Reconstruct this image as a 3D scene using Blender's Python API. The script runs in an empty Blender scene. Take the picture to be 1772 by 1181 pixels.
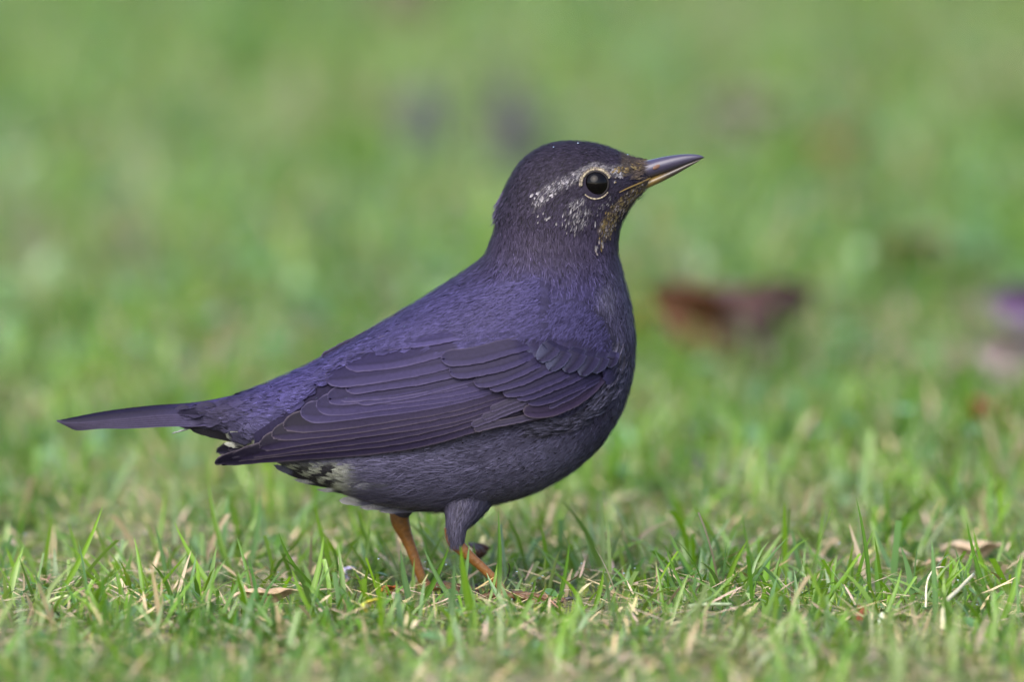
import bpy, math
import numpy as np

rng = np.random.default_rng(7)
scene = bpy.context.scene
R = math.radians

# ---------------------------------------------------------------- camera
S = 0.0002                      # metres per photograph pixel at the bird
DIST = 6.0
PITCH = R(6.0)
FPX = DIST / S
GROUND_PY = 1035.0
AIM = np.array([0.0, 0.0, (GROUND_PY - 590.5) * S / math.cos(PITCH)])
FWD = np.array([0.0, math.cos(PITCH), -math.sin(PITCH)])
UPV = np.array([0.0, math.sin(PITCH), math.cos(PITCH)])
CAM = AIM - DIST * FWD
cam_data = bpy.data.cameras.new("camera")
cam = bpy.data.objects.new("camera", cam_data)
scene.collection.objects.link(cam)
cam.location = CAM
cam.rotation_euler = (math.pi / 2 - PITCH, 0, 0)
cam_data.sensor_width = 36.0
cam_data.lens = 36.0 * FPX / 1772.0
cam_data.clip_start = 0.1
cam_data.clip_end = 2000
cam_data.dof.use_dof = True
cam_data.dof.focus_distance = DIST - 0.018
cam_data.dof.aperture_fstop = 5.8
cam_data.dof.aperture_blades = 9
scene.camera = cam

# ---------------------------------------------------------------- sky, sun, exposure
SUN_EL, SUN_AZ = R(44), R(200)          # azimuth clockwise from +Y: behind and left of the camera
world = bpy.data.worlds.new("World")
scene.world = world
world.use_nodes = True
wn = world.node_tree.nodes
sky = wn.new("ShaderNodeTexSky")
sky.sky_type = 'NISHITA'
sky.sun_disc = False
sky.sun_elevation = SUN_EL
sky.sun_rotation = SUN_AZ
sky.air_density = 1.0
sky.dust_density = 3.0
sky.ozone_density = 1.0
world.node_tree.links.new(sky.outputs[0], wn["Background"].inputs[0])
wn["Background"].inputs[1].default_value = 0.14
sd = bpy.data.lights.new("sun", 'SUN')
sd.energy = 1.5
sd.angle = R(60)
sd.color = (1.0, 0.96, 0.9)
sun = bpy.data.objects.new("sun", sd)
scene.collection.objects.link(sun)
sun.location = (0, -2, 4)
sun.rotation_euler = (math.pi / 2 - SUN_EL, 0, math.pi - SUN_AZ)
vs = scene.view_settings
vs.view_transform = 'Standard'
vs.look = 'None'
vs.gamma = 1.0
vs.exposure = 1.6
scene.render.engine = 'CYCLES'
scene.cycles.max_bounces = 6
scene.cycles.diffuse_bounces = 3
scene.cycles.glossy_bounces = 3
scene.cycles.transmission_bounces = 4
scene.cycles.use_denoising = True
scene.cycles.sample_clamp_indirect = 6

# ---------------------------------------------------------------- helpers
def unproject(px, py, Y):
    """Photograph pixel + world depth -> world point."""
    px = np.asarray(px, float); py = np.asarray(py, float); Y = np.asarray(Y, float)
    dx = (px - 886.0) / FPX
    v = -(py - 590.5) / FPX
    dy = FWD[1] + v * UPV[1]
    dz = FWD[2] + v * UPV[2]
    t = (Y - CAM[1]) / dy
    return np.stack(np.broadcast_arrays(CAM[0] + t * dx, Y + 0 * t, CAM[2] + t * dz), -1)

def ground_pt(px, py, z=0.0):
    dx = (px - 886.0) / FPX
    v = -(py - 590.5) / FPX
    dy = FWD[1] + v * UPV[1]
    dz = FWD[2] + v * UPV[2]
    t = (z - CAM[2]) / dz
    return np.array([CAM[0] + t * dx, CAM[1] + t * dy, z])

def project(P):
    d = P - CAM
    f = d @ FWD
    return 886.0 + FPX * d[..., 0] / f, 590.5 - FPX * (d @ UPV) / f

def noise2(x, y, seed=0, octaves=3):
    """Cheap smooth value noise, 0..1."""
    out = np.zeros_like(np.asarray(x, float)); amp = 1.0; tot = 0
    r = np.random.default_rng(seed)
    tab = r.random((64, 64))
    for o in range(octaves):
        xi = np.floor(x).astype(int); yi = np.floor(y).astype(int)
        fx = x - xi; fy = y - yi
        fx = fx * fx * (3 - 2 * fx); fy = fy * fy * (3 - 2 * fy)
        a = tab[xi % 64, yi % 64]; b = tab[(xi + 1) % 64, yi % 64]
        c = tab[xi % 64, (yi + 1) % 64]; d = tab[(xi + 1) % 64, (yi + 1) % 64]
        out += amp * ((a * (1 - fx) + b * fx) * (1 - fy) + (c * (1 - fx) + d * fx) * fy)
        tot += amp; amp *= 0.5; x = x * 2.03 + 11.3; y = y * 2.03 + 5.7
    return out / tot

def sstep(a, b, x):
    t = np.clip((x - a) / (b - a), 0, 1)
    return t * t * (3 - 2 * t)

def norm(v):
    return v / np.maximum(np.linalg.norm(v, axis=-1, keepdims=True), 1e-12)

def make_mesh(name, verts, quads, cols=None, uvs=None, smooth=True):
    verts = np.asarray(verts, np.float32).reshape(-1, 3)
    quads = np.asarray(quads, np.int32)
    me = bpy.data.meshes.new(name)
    n, k = quads.shape
    me.vertices.add(len(verts)); me.vertices.foreach_set("co", verts.ravel())
    me.loops.add(n * k); me.loops.foreach_set("vertex_index", quads.ravel())
    me.polygons.add(n)
    me.polygons.foreach_set("loop_start", np.arange(0, n * k, k, dtype=np.int32))
    me.polygons.foreach_set("loop_total", np.full(n, k, np.int32))
    me.polygons.foreach_set("use_smooth", np.full(n, smooth))
    if cols is not None:
        a = me.attributes.new("col", 'FLOAT_COLOR', 'POINT')
        c = np.ones((len(verts), 4), np.float32); c[:, :3] = np.asarray(cols).reshape(-1, 3)
        a.data.foreach_set("color", c.ravel())
    if uvs is not None:
        a = me.attributes.new("fuv", 'FLOAT_VECTOR', 'POINT')
        c = np.zeros((len(verts), 3), np.float32); c[:, :2] = np.asarray(uvs).reshape(-1, 2)
        a.data.foreach_set("vector", c.ravel())
    me.update(calc_edges=True)
    me.validate()
    return me

def link(name, me, mat, parent=None, **props):
    o = bpy.data.objects.new(name, me)
    scene.collection.objects.link(o)
    if me is not None and mat is not None:
        me.materials.clear(); me.materials.append(mat)
    if parent is not None:
        o.parent = parent
    for k, v in props.items():
        o[k] = v
    return o

def rooted(P, root):
    return np.asarray(P, float).reshape(-1, 3) - root

def grid_quads(nu, nv, wrap_v=False, off=0):
    i = np.arange(nu - 1)[:, None]
    j = np.arange(nv if wrap_v else nv - 1)[None, :]
    a = i * nv + j; b = i * nv + (j + 1) % nv
    return (np.stack([a, b, b + nv, a + nv], -1).reshape(-1, 4) + off)

def catmull(P, n, t=None):
    """Resample rows of P (k, d) smoothly to n points (chord-length parameter)."""
    P = np.asarray(P, float)
    if t is None:
        t = np.concatenate([[0], np.cumsum(np.linalg.norm(np.diff(P[:, :2], axis=0), axis=1))])
        t /= t[-1]
    m = np.zeros_like(P)
    m[1:-1] = (P[2:] - P[:-2]) / (t[2:] - t[:-2])[:, None]
    m[0] = (P[1] - P[0]) / (t[1] - t[0]); m[-1] = (P[-1] - P[-2]) / (t[-1] - t[-2])
    q = np.linspace(0, 1, n)
    k = np.clip(np.searchsorted(t, q, side='right') - 1, 0, len(t) - 2)
    h = (t[k + 1] - t[k])[:, None]; s = ((q - t[k])[:, None]) / h
    return ((2*s**3 - 3*s**2 + 1) * P[k] + (s**3 - 2*s**2 + s) * h * m[k]
            + (-2*s**3 + 3*s**2) * P[k+1] + (s**3 - s**2) * h * m[k+1])

def tube(path, radii, nv=10, n=None, flat=1.0, close=True):
    """Round tube along a world-space path; returns verts, quads."""
    path = np.asarray(path, float); radii = np.asarray(radii, float)
    if n:
        D = np.concatenate([path, radii[:, None]], 1)
        t = np.concatenate([[0], np.cumsum(np.linalg.norm(np.diff(path, axis=0), axis=1))])
        D = catmull(D, n, t / t[-1]); path, radii = D[:, :3], D[:, 3]
    T = norm(np.gradient(path, axis=0))
    ref = np.array([0, 1.0, 0]) if abs(T[0, 1]) < 0.8 else np.array([1.0, 0, 0])
    A = norm(np.cross(T, ref)); B = np.cross(T, A)
    th = np.linspace(0, 2 * np.pi, nv, endpoint=False)
    V = (path[:, None] + radii[:, None, None] * (np.cos(th)[None, :, None] * A[:, None]
         + flat * np.sin(th)[None, :, None] * B[:, None]))
    V = V.reshape(-1, 3)
    Q = grid_quads(len(path), nv, True)
    if close:
        V = np.concatenate([V, path[[0]], path[[-1]]]); c0 = len(V) - 2; c1 = len(V) - 1
        j = np.arange(nv); L = (len(path) - 1) * nv
        Q = np.concatenate([Q, np.stack([j * 0 + c0, (j + 1) % nv, j, j], -1),
                            np.stack([j * 0 + c1, L + j, L + (j + 1) % nv, L + (j + 1) % nv], -1)])
    return V, Q

def from_py(name, V, Q, cols=None, uvs=None, smooth=True):
    """Mesh from quads that may be degenerate triangles (last index repeated)."""
    me = bpy.data.meshes.new(name)
    faces = [tuple(q[:3]) if q[2] == q[3] else tuple(q) for q in np.asarray(Q).tolist()]
    me.from_pydata(np.asarray(V).tolist(), [], faces)
    me.polygons.foreach_set("use_smooth", np.full(len(me.polygons), smooth))
    if cols is not None:
        a = me.attributes.new("col", 'FLOAT_COLOR', 'POINT')
        c = np.ones((len(V), 4), np.float32); c[:, :3] = np.asarray(cols).reshape(-1, 3)
        a.data.foreach_set("color", c.ravel())
    me.update()
    return me

# ---------------------------------------------------------------- materials
def new_mat(name):
    m = bpy.data.materials.new(name); m.use_nodes = True
    nt = m.node_tree
    return m, nt, nt.nodes, nt.links, nt.nodes["Principled BSDF"]

def attr_mat(name, rough=0.5, spec=0.4, barbs=0.0, barb_mm=0.6, slant=1.0, sheen=0.0, bump=0.0, bscale=2500,
             sheen_tint=(0.7, 0.7, 1, 1), vary=0.0, bstr=0.5):
    m, nt, N, L, P = new_mat(name)
    a = N.new("ShaderNodeAttribute"); a.attribute_name = "col"
    P.inputs["Roughness"].default_value = rough
    P.inputs["Specular IOR Level"].default_value = spec
    if sheen:
        P.inputs["Sheen Weight"].default_value = sheen
        P.inputs["Sheen Roughness"].default_value = 0.4
        P.inputs["Sheen Tint"].default_value = sheen_tint
    col = a.outputs["Color"]
    if vary:
        no = N.new("ShaderNodeTexNoise"); no.inputs["Scale"].default_value = 900
        no.inputs["Detail"].default_value = 4
        tc = N.new("ShaderNodeTexCoord"); L.new(tc.outputs["Object"], no.inputs["Vector"])
        mr = N.new("ShaderNodeMapRange"); mr.inputs["From Min"].default_value = 0.3; mr.inputs["From Max"].default_value = 0.7
        mr.inputs["To Min"].default_value = 1 - vary; mr.inputs["To Max"].default_value = 1 + vary
        L.new(no.outputs["Fac"], mr.inputs["Value"])
        mx = N.new("ShaderNodeVectorMath"); mx.operation = 'SCALE'
        L.new(col, mx.inputs[0]); L.new(mr.outputs["Result"], mx.inputs["Scale"])
        col = mx.outputs["Vector"]
    if barbs:
        f = N.new("ShaderNodeAttribute"); f.attribute_name = "fuv"
        sp = N.new("ShaderNodeSeparateXYZ"); L.new(f.outputs["Vector"], sp.inputs[0])
        ab = N.new("ShaderNodeMath"); ab.operation = 'ABSOLUTE'; L.new(sp.outputs["X"], ab.inputs[0])
        mu = N.new("ShaderNodeMath"); mu.operation = 'MULTIPLY_ADD'
        L.new(ab.outputs[0], mu.inputs[0]); mu.inputs[1].default_value = slant; L.new(sp.outputs["Y"], mu.inputs[2])
        no = N.new("ShaderNodeTexNoise"); no.inputs["Scale"].default_value = 0.8; L.new(f.outputs["Vector"], no.inputs["Vector"])
        ma = N.new("ShaderNodeMath"); ma.operation = 'MULTIPLY_ADD'
        L.new(no.outputs["Fac"], ma.inputs[0]); ma.inputs[1].default_value = 1.1; L.new(mu.outputs[0], ma.inputs[2])
        fr = N.new("ShaderNodeMath"); fr.operation = 'MULTIPLY'; fr.inputs[1].default_value = 2 * math.pi / barb_mm
        L.new(ma.outputs[0], fr.inputs[0])
        si = N.new("ShaderNodeMath"); si.operation = 'SINE'; L.new(fr.outputs[0], si.inputs[0])
        mr = N.new("ShaderNodeMapRange"); mr.inputs["From Min"].default_value = -1
        mr.inputs["To Min"].default_value = 1 - barbs; mr.inputs["To Max"].default_value = 1 + barbs * 0.6
        L.new(si.outputs[0], mr.inputs["Value"])
        mx = N.new("ShaderNodeVectorMath"); mx.operation = 'SCALE'
        L.new(col, mx.inputs[0]); L.new(mr.outputs["Result"], mx.inputs["Scale"])
        col = mx.outputs["Vector"]
        bp = N.new("ShaderNodeBump"); bp.inputs["Strength"].default_value = bstr; bp.inputs["Distance"].default_value = 0.00008
        L.new(si.outputs[0], bp.inputs["Height"]); L.new(bp.outputs["Normal"], P.inputs["Normal"])
    elif bump:
        no = N.new("ShaderNodeTexNoise"); no.inputs["Scale"].default_value = bscale
        no.inputs["Detail"].default_value = 5
        tc = N.new("ShaderNodeTexCoord"); L.new(tc.outputs["Object"], no.inputs["Vector"])
        bp = N.new("ShaderNodeBump"); bp.inputs["Strength"].default_value = bump; bp.inputs["Distance"].default_value = 0.0006
        L.new(no.outputs["Fac"], bp.inputs["Height"]); L.new(bp.outputs["Normal"], P.inputs["Normal"])
    L.new(col, P.inputs["Base Color"])
    return m

def blade_mat(name, rough=0.33, spec=0.6, trans=0.38):
    m, nt, N, L, P = new_mat(name)
    a = N.new("ShaderNodeAttribute"); a.attribute_name = "col"
    L.new(a.outputs["Color"], P.inputs["Base Color"])
    P.inputs["Roughness"].default_value = rough
    P.inputs["Specular IOR Level"].default_value = spec
    tr = N.new("ShaderNodeBsdfTranslucent")
    hs = N.new("ShaderNodeHueSaturation"); hs.inputs["Hue"].default_value = 0.485
    hs.inputs["Saturation"].default_value = 1.05; hs.inputs["Value"].default_value = 1.25
    L.new(a.outputs["Color"], hs.inputs["Color"]); L.new(hs.outputs["Color"], tr.inputs["Color"])
    mx = N.new("ShaderNodeMixShader"); mx.inputs[0].default_value = trans
    L.new(P.outputs[0], mx.inputs[1]); L.new(tr.outputs[0], mx.inputs[2])
    L.new(mx.outputs[0], N["Material Output"].inputs["Surface"])
    return m

M_BLADE = blade_mat("grass_blade")
M_LEAFY = blade_mat("small_leaf", 0.32, 0.8, 0.25)
M_DRY = attr_mat("dry_straw", 0.7, 0.25, vary=0.25)
M_MOSS = attr_mat("moss", 0.8, 0.2)
M_DEAD = attr_mat("dead_leaf", 0.6, 0.2, bump=0.6, bscale=500, vary=0.3)
M_SOIL = attr_mat("soil_lump", 0.8, 0.3, bump=0.8, bscale=900, vary=0.3)
M_FLIGHT = attr_mat("flight_feather", 0.5, 0.07, barbs=0.2, barb_mm=0.75, slant=1.0, bstr=0.1, vary=0.14)
M_CONTOUR = attr_mat("contour_feather", 0.6, 0.10, barbs=0.35, barb_mm=0.6, slant=1.1)
M_WISP = attr_mat("feather_barbs", 0.6, 0.12)
M_BODY = attr_mat("feather_base", 0.8, 0.1, vary=0.2)
M_HORN = attr_mat("bill_horn", 0.28, 0.5, bump=0.06, bscale=700)
M_LEG = attr_mat("leg_skin", 0.45, 0.4, bump=0.5, bscale=900, vary=0.2)
M_SKIN = attr_mat("eyelid_skin", 0.6, 0.2)

def eye_material():
    m, nt, N, L, P = new_mat("eye")
    P.inputs["Base Color"].default_value = (0.002, 0.0015, 0.002, 1)
    P.inputs["Roughness"].default_value = 0.03
    P.inputs["IOR"].default_value = 1.45
    P.inputs["Specular IOR Level"].default_value = 0.15
    return m
M_EYE = eye_material()

def ground_material():
    m, nt, N, L, P = new_mat("lawn_ground")
    tc = N.new("ShaderNodeTexCoord")
    n1 = N.new("ShaderNodeTexNoise"); n1.inputs["Scale"].default_value = 9; n1.inputs["Detail"].default_value = 5
    n2 = N.new("ShaderNodeTexNoise"); n2.inputs["Scale"].default_value = 260; n2.inputs["Detail"].default_value = 6
    for n in (n1, n2): L.new(tc.outputs["Object"], n.inputs["Vector"])
    r1 = N.new("ShaderNodeValToRGB")
    r1.color_ramp.elements[0].position = 0.35; r1.color_ramp.elements[0].color = (0.045, 0.07, 0.018, 1)
    r1.color_ramp.elements[1].position = 0.7; r1.color_ramp.elements[1].color = (0.10, 0.15, 0.03, 1)
    r2 = N.new("ShaderNodeValToRGB")
    r2.color_ramp.elements[0].position = 0.35; r2.color_ramp.elements[0].color = (0.05, 0.06, 0.02, 1)
    r2.color_ramp.elements[1].position = 0.72; r2.color_ramp.elements[1].color = (0.26, 0.2, 0.11, 1)
    L.new(n1.outputs["Fac"], r1.inputs[0]); L.new(n2.outputs["Fac"], r2.inputs[0])
    mx = N.new("ShaderNodeMixRGB"); mx.inputs[0].default_value = 0.45
    L.new(r1.outputs[0], mx.inputs[1]); L.new(r2.outputs[0], mx.inputs[2])
    L.new(mx.outputs[0], P.inputs["Base Color"])
    P.inputs["Roughness"].default_value = 0.9
    bp = N.new("ShaderNodeBump"); bp.inputs["Distance"].default_value = 0.004
    L.new(n2.outputs["Fac"], bp.inputs["Height"]); L.new(bp.outputs["Normal"], P.inputs["Normal"])
    return m

# ---------------------------------------------------------------- ground sheet
def ground_z(x, y):
    far = sstep(0.05, 0.6, np.hypot(x, y * 0.8))
    return (noise2(x * 3 + 50, y * 3 + 50, 3, 3) - 0.5) * 0.03 * far + (noise2(x * 60 + 50, y * 60 + 50, 4, 2) - 0.5) * 0.004 - 0.001

def axis(lo, hi, step, far):
    core = np.arange(lo, hi, step)
    g = np.geomspace(step, far, 34)
    return np.concatenate([(lo - np.cumsum(g))[::-1], core, core[-1] + np.cumsum(g)])
gx = axis(-1.2, 1.2, 0.012, 120); gy = axis(-1.2, 4.5, 0.016, 120)
GX, GY = np.meshgrid(gx, gy, indexing='ij')
GZ = ground_z(GX, GY)
me = make_mesh("ground", np.stack([GX, GY, GZ], -1), grid_quads(len(gx), len(gy))[:, ::-1])
link("ground", me, ground_material(), kind="structure", label="soil and thatch under the mown lawn")

# ---------------------------------------------------------------- grass
def patch_tone(x, y):
    return 0.45 * noise2(x * 7.0 + 20, y * 2.6 + 20, 11, 3) + 0.55 * noise2(x * 30.0 + 70, y * 6.5 + 70, 12, 2)

GREEN = np.array([[0.110, 0.225, 0.014], [0.130, 0.245, 0.022], [0.070, 0.165, 0.016],
                  [0.105, 0.200, 0.068], [0.150, 0.250, 0.060], [0.118, 0.225, 0.010]])
TAN = np.array([0.36, 0.28, 0.16])

def blades(base, length, width, lean_dir, lean, bend, col, segs, fold=True, twist=None, blunt=None):
    """Curved strips. base (n,3); returns verts, quads, cols."""
    n = len(base); nc = 3 if fold else 2
    t = np.linspace(0, 1, segs + 1)
    d = np.stack([np.cos(lean_dir), np.sin(lean_dir), 0 * lean_dir], -1)
    side = np.stack([-np.sin(lean_dir), np.cos(lean_dir), 0 * lean_dir], -1)
    if twist is not None:
        side = norm(side * np.cos(twist)[:, None] + d * np.sin(twist)[:, None])
    # angle from vertical grows along the blade
    ang = lean[:, None] + bend[:, None] * t[None, :]
    dl = (length / segs)[:, None]
    hx = np.concatenate([np.zeros((n, 1)), np.cumsum(np.sin(ang[:, :-1]) * dl, 1)], 1)
    hz = np.concatenate([np.zeros((n, 1)), np.cumsum(np.cos(ang[:, :-1]) * dl, 1)], 1)
    ctr = base[:, None, :] + hx[..., None] * d[:, None, :]
    ctr[..., 2] += np.maximum(hz, -0.2 * base[:, None, 2] + 0.0005)
    endw = 0.06 if blunt is None else np.where(blunt, 0.8, 0.06)[:, None]
    prof = np.minimum(0.55 + 0.9 * t, 1.0)[None, :] * np.maximum(1 - t[None, :] ** 3.0, endw)
    w = width[:, None] * prof * 0.5
    cols_ = []
    up = np.stack([np.cos(ang) * -1, np.sin(ang)], -1)   # blade normal in (d,z)
    nrm = up[..., :1] * d[:, None, :] + up[..., 1:] * np.array([0, 0, 1.0])
    offs = np.linspace(-1, 1, nc)
    V = np.stack([ctr + w[..., None] * o * side[:, None, :] + (abs(o) * 0.28) * w[..., None] * nrm for o in offs], 2)
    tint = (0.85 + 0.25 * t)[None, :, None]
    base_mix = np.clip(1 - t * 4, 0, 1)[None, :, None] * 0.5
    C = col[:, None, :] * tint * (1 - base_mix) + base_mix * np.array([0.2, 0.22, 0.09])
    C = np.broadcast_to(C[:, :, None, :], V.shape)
    q = grid_quads(segs + 1, nc)
    Q = (q[None] + (np.arange(n) * (segs + 1) * nc)[:, None, None]).reshape(-1, 4)
    return V.reshape(-1, 3), Q, C.reshape(-1, 3)

def tone_cols(x, y, n):
    g = GREEN[rng.integers(0, len(GREEN), n)] * rng.uniform(0.75, 1.25, n)[:, None]
    pt = patch_tone(x, y)
    dark = sstep(0.54, 0.66, pt)[:, None]
    pale = sstep(0.47, 0.34, pt)[:, None]
    g = g * (1 - dark * np.array([0.42, 0.30, 0.5]))
    g = g * (1 - 0.6 * pale) + pale * 0.6 * np.array([0.19, 0.215, 0.09])
    dry = rng.random(n) < 0.05 + 0.10 * pale[:, 0]
    g[dry] = TAN * rng.uniform(0.6, 1.1, dry.sum())[:, None]
    return g

parts = []
def scatter(n, x0, x1, y0, y1, lmin, lmax, wmin, wmax, segs, fold, leanmax=0.6, bendmax=1.0):
    x = rng.uniform(x0, x1, n); y = rng.uniform(y0, y1, n)
    clump = noise2(x * 26 + 7, y * 26 + 7, 21, 2)
    keep = rng.random(n) < 0.30 + 1.1 * sstep(0.35, 0.65, clump)
    x, y, clump = x[keep], y[keep], clump[keep]; n = len(x)
    z = ground_z(x, y) - 0.001
    L = rng.uniform(0, 1, n) ** 1.7 * (lmax - lmin) + lmin
    L *= 0.7 + 0.6 * clump
    L *= 1 - 0.45 * np.exp(-((x + 0.022) / 0.042) ** 2 - ((y + 0.035) / 0.06) ** 2)      # trodden under the bird
    W = rng.uniform(wmin, wmax, n)
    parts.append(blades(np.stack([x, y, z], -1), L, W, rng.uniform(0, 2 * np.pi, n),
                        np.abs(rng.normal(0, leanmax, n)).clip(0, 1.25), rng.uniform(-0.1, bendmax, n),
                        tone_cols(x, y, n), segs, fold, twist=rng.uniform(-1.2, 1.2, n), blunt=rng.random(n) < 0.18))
# around the bird (in focus), then behind it, then wide margins
scatter(9000, -0.26, 0.26, -0.50, 0.26, 0.007, 0.028, 0.0010, 0.0030, 5, True, 0.75, 1.4)
scatter(1100, -0.26, 0.26, -0.22, 0.26, 0.014, 0.032, 0.0010, 0.0028, 6, True, 0.6, 1.3)
scatter(12000, -0.26, 0.26, -0.50, 0.26, 0.004, 0.014, 0.0008, 0.0022, 4, True, 1.0, 1.3)
scatter(12000, -0.30, 0.30, 0.26, 0.75, 0.008, 0.030, 0.0012, 0.0030, 4, True, 0.65, 1.2)
scatter(34000, -0.40, 0.40, 0.75, 3.6, 0.009, 0.032, 0.0018, 0.0042, 3, False, 0.6, 1.2)
for (x0, x1, y0, y1, n) in ((-1.3, -0.26, -0.9, 0.75, 9000), (0.26, 1.3, -0.9, 0.75, 9000),
                            (-1.6, -0.40, 0.75, 4.5, 24000), (0.40, 1.6, 0.75, 4.5, 24000),
                            (-0.26, 0.26, -1.4, -0.50, 4000), (-0.40, 0.40, 3.6, 5.0, 8000)):
    scatter(n, x0, x1, y0, y1, 0.012, 0.036, 0.002, 0.0045, 3, False, 0.5, 1.1)
off = 0; VV = []; QQ = []; CC = []
for v, q, c in parts:
    VV.append(v); QQ.append(q + off); CC.append(c); off += len(v)
me = make_mesh("grass", np.concatenate(VV), np.concatenate(QQ), np.concatenate(CC))
link("grass", me, M_BLADE, kind="stuff", label="short wet mown green grass of the lawn", category="grass")

# dry clippings lying in the thatch
n = 12000
x = rng.uniform(-0.28, 0.28, n); y = rng.uniform(-0.5, 0.9, n)
base = np.stack([x, y, ground_z(x, y) + rng.uniform(0.0005, 0.008, n)], -1)
c = TAN * rng.uniform(0.5, 1.5, n)[:, None] * np.array([1, 1, 1.0]) + rng.normal(0, 0.02, (n, 3))
c[rng.random(n) < 0.15] = np.array([0.42, 0.30, 0.24])
V, Q, C = blades(base, rng.uniform(0.004, 0.02, n), rng.uniform(0.0006, 0.0018, n), rng.uniform(0, 2 * np.pi, n),
                 rng.uniform(1.2, 1.65, n), rng.uniform(-0.35, 0.35, n), np.clip(c, 0.02, 0.7), 3, False,
                 twist=rng.uniform(-0.5, 0.5, n))
me = make_mesh("dry_clippings", V, Q, C)
link("dry_clippings", me, M_DRY, kind="stuff", label="dry straw coloured grass clippings lying in the thatch", category="clippings")

# moss: short fine yellow-green tufts in patches
n = 26000
x = rng.uniform(-0.26, 0.26, n); y = rng.uniform(-0.5, 0.35, n)
mk = noise2(x * 30 + 3, y * 30 + 3, 31, 2) > 0.50
x, y = x[mk], y[mk]; n = len(x)
base = np.stack([x, y, ground_z(x, y) - 0.0005], -1)
c = np.array([0.15, 0.20, 0.03]) * rng.uniform(0.6, 1.3, n)[:, None]
V, Q, C = blades(base, rng.uniform(0.002, 0.0065, n), rng.uniform(0.0004, 0.0009, n), rng.uniform(0, 2 * np.pi, n),
                 rng.uniform(0, 1.0, n), rng.uniform(0, 1, n), c, 2, False)
me = make_mesh("moss", V, Q, C)
link("moss", me, M_MOSS, kind="stuff", label="yellow green moss between the grass blades", category="moss")

# small broad lawn-weed leaves that catch the sky
def small_leaves(n, x0, x1, y0, y1, smin, smax, zlo, zhi):
    x = rng.uniform(x0, x1, n); y = rng.uniform(y0, y1, n)
    z = ground_z(x, y) + rng.uniform(zlo, zhi, n)
    a = rng.uniform(0, 2 * np.pi, n); tilt = rng.normal(0, 0.45, n); s = rng.uniform(smin, smax, n)
    u = np.stack([np.cos(a) * np.cos(tilt), np.sin(a) * np.cos(tilt), np.sin(tilt)], -1)
    roll = rng.normal(0, 0.4, n)
    w0 = np.stack([-np.sin(a), np.cos(a), 0 * a], -1); nn = np.cross(u, w0)
    w = norm(w0 * np.cos(roll)[:, None] + nn * np.sin(roll)[:, None]); nn = np.cross(u, w)
    rows = np.array([0, 0.25, 0.55, 0.85, 1.0]); wid = np.array([0.12, 0.40, 0.5, 0.33, 0.05])
    c0 = np.stack([x, y, z], -1)
    V = np.stack([c0[:, None] + (rows[None, :, None] - 0.5) * s[:, None, None] * u[:, None]
                  + o * wid[None, :, None] * 0.8 * s[:, None, None] * w[:, None]
                  + (0.10 * abs(o) - 0.25 * (rows[None, :, None] - 0.5) ** 2) * s[:, None, None] * nn[:, None] for o in (-1, 0, 1)], 2)
    q = grid_quads(5, 3); Q = (q[None] + (np.arange(n) * 15)[:, None, None]).reshape(-1, 4)
    c = np.array([0.075, 0.16, 0.05]) * rng.uniform(0.7, 1.4, n)[:, None]
    C = np.broadcast_to(c[:, None, None, :], V.shape)
    return V.reshape(-1, 3), Q, C.reshape(-1, 3)
parts = [small_leaves(260, -0.26, 0.26, -0.45, 0.3, 0.004, 0.008, 0.001, 0.007),
         small_leaves(4200, -0.6, 0.6, 0.3, 3.8, 0.005, 0.014, 0.004, 0.022)]
off = 0; VV = []; QQ = []; CC = []
for v, q, c in parts:
    VV.append(v); QQ.append(q + off); CC.append(c); off += len(v)
me = make_mesh("ground_cover", np.concatenate(VV), np.concatenate(QQ), np.concatenate(CC))
link("ground_cover", me, M_LEAFY, kind="stuff", label="small round weed leaves low in the lawn", category="ground cover")

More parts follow.
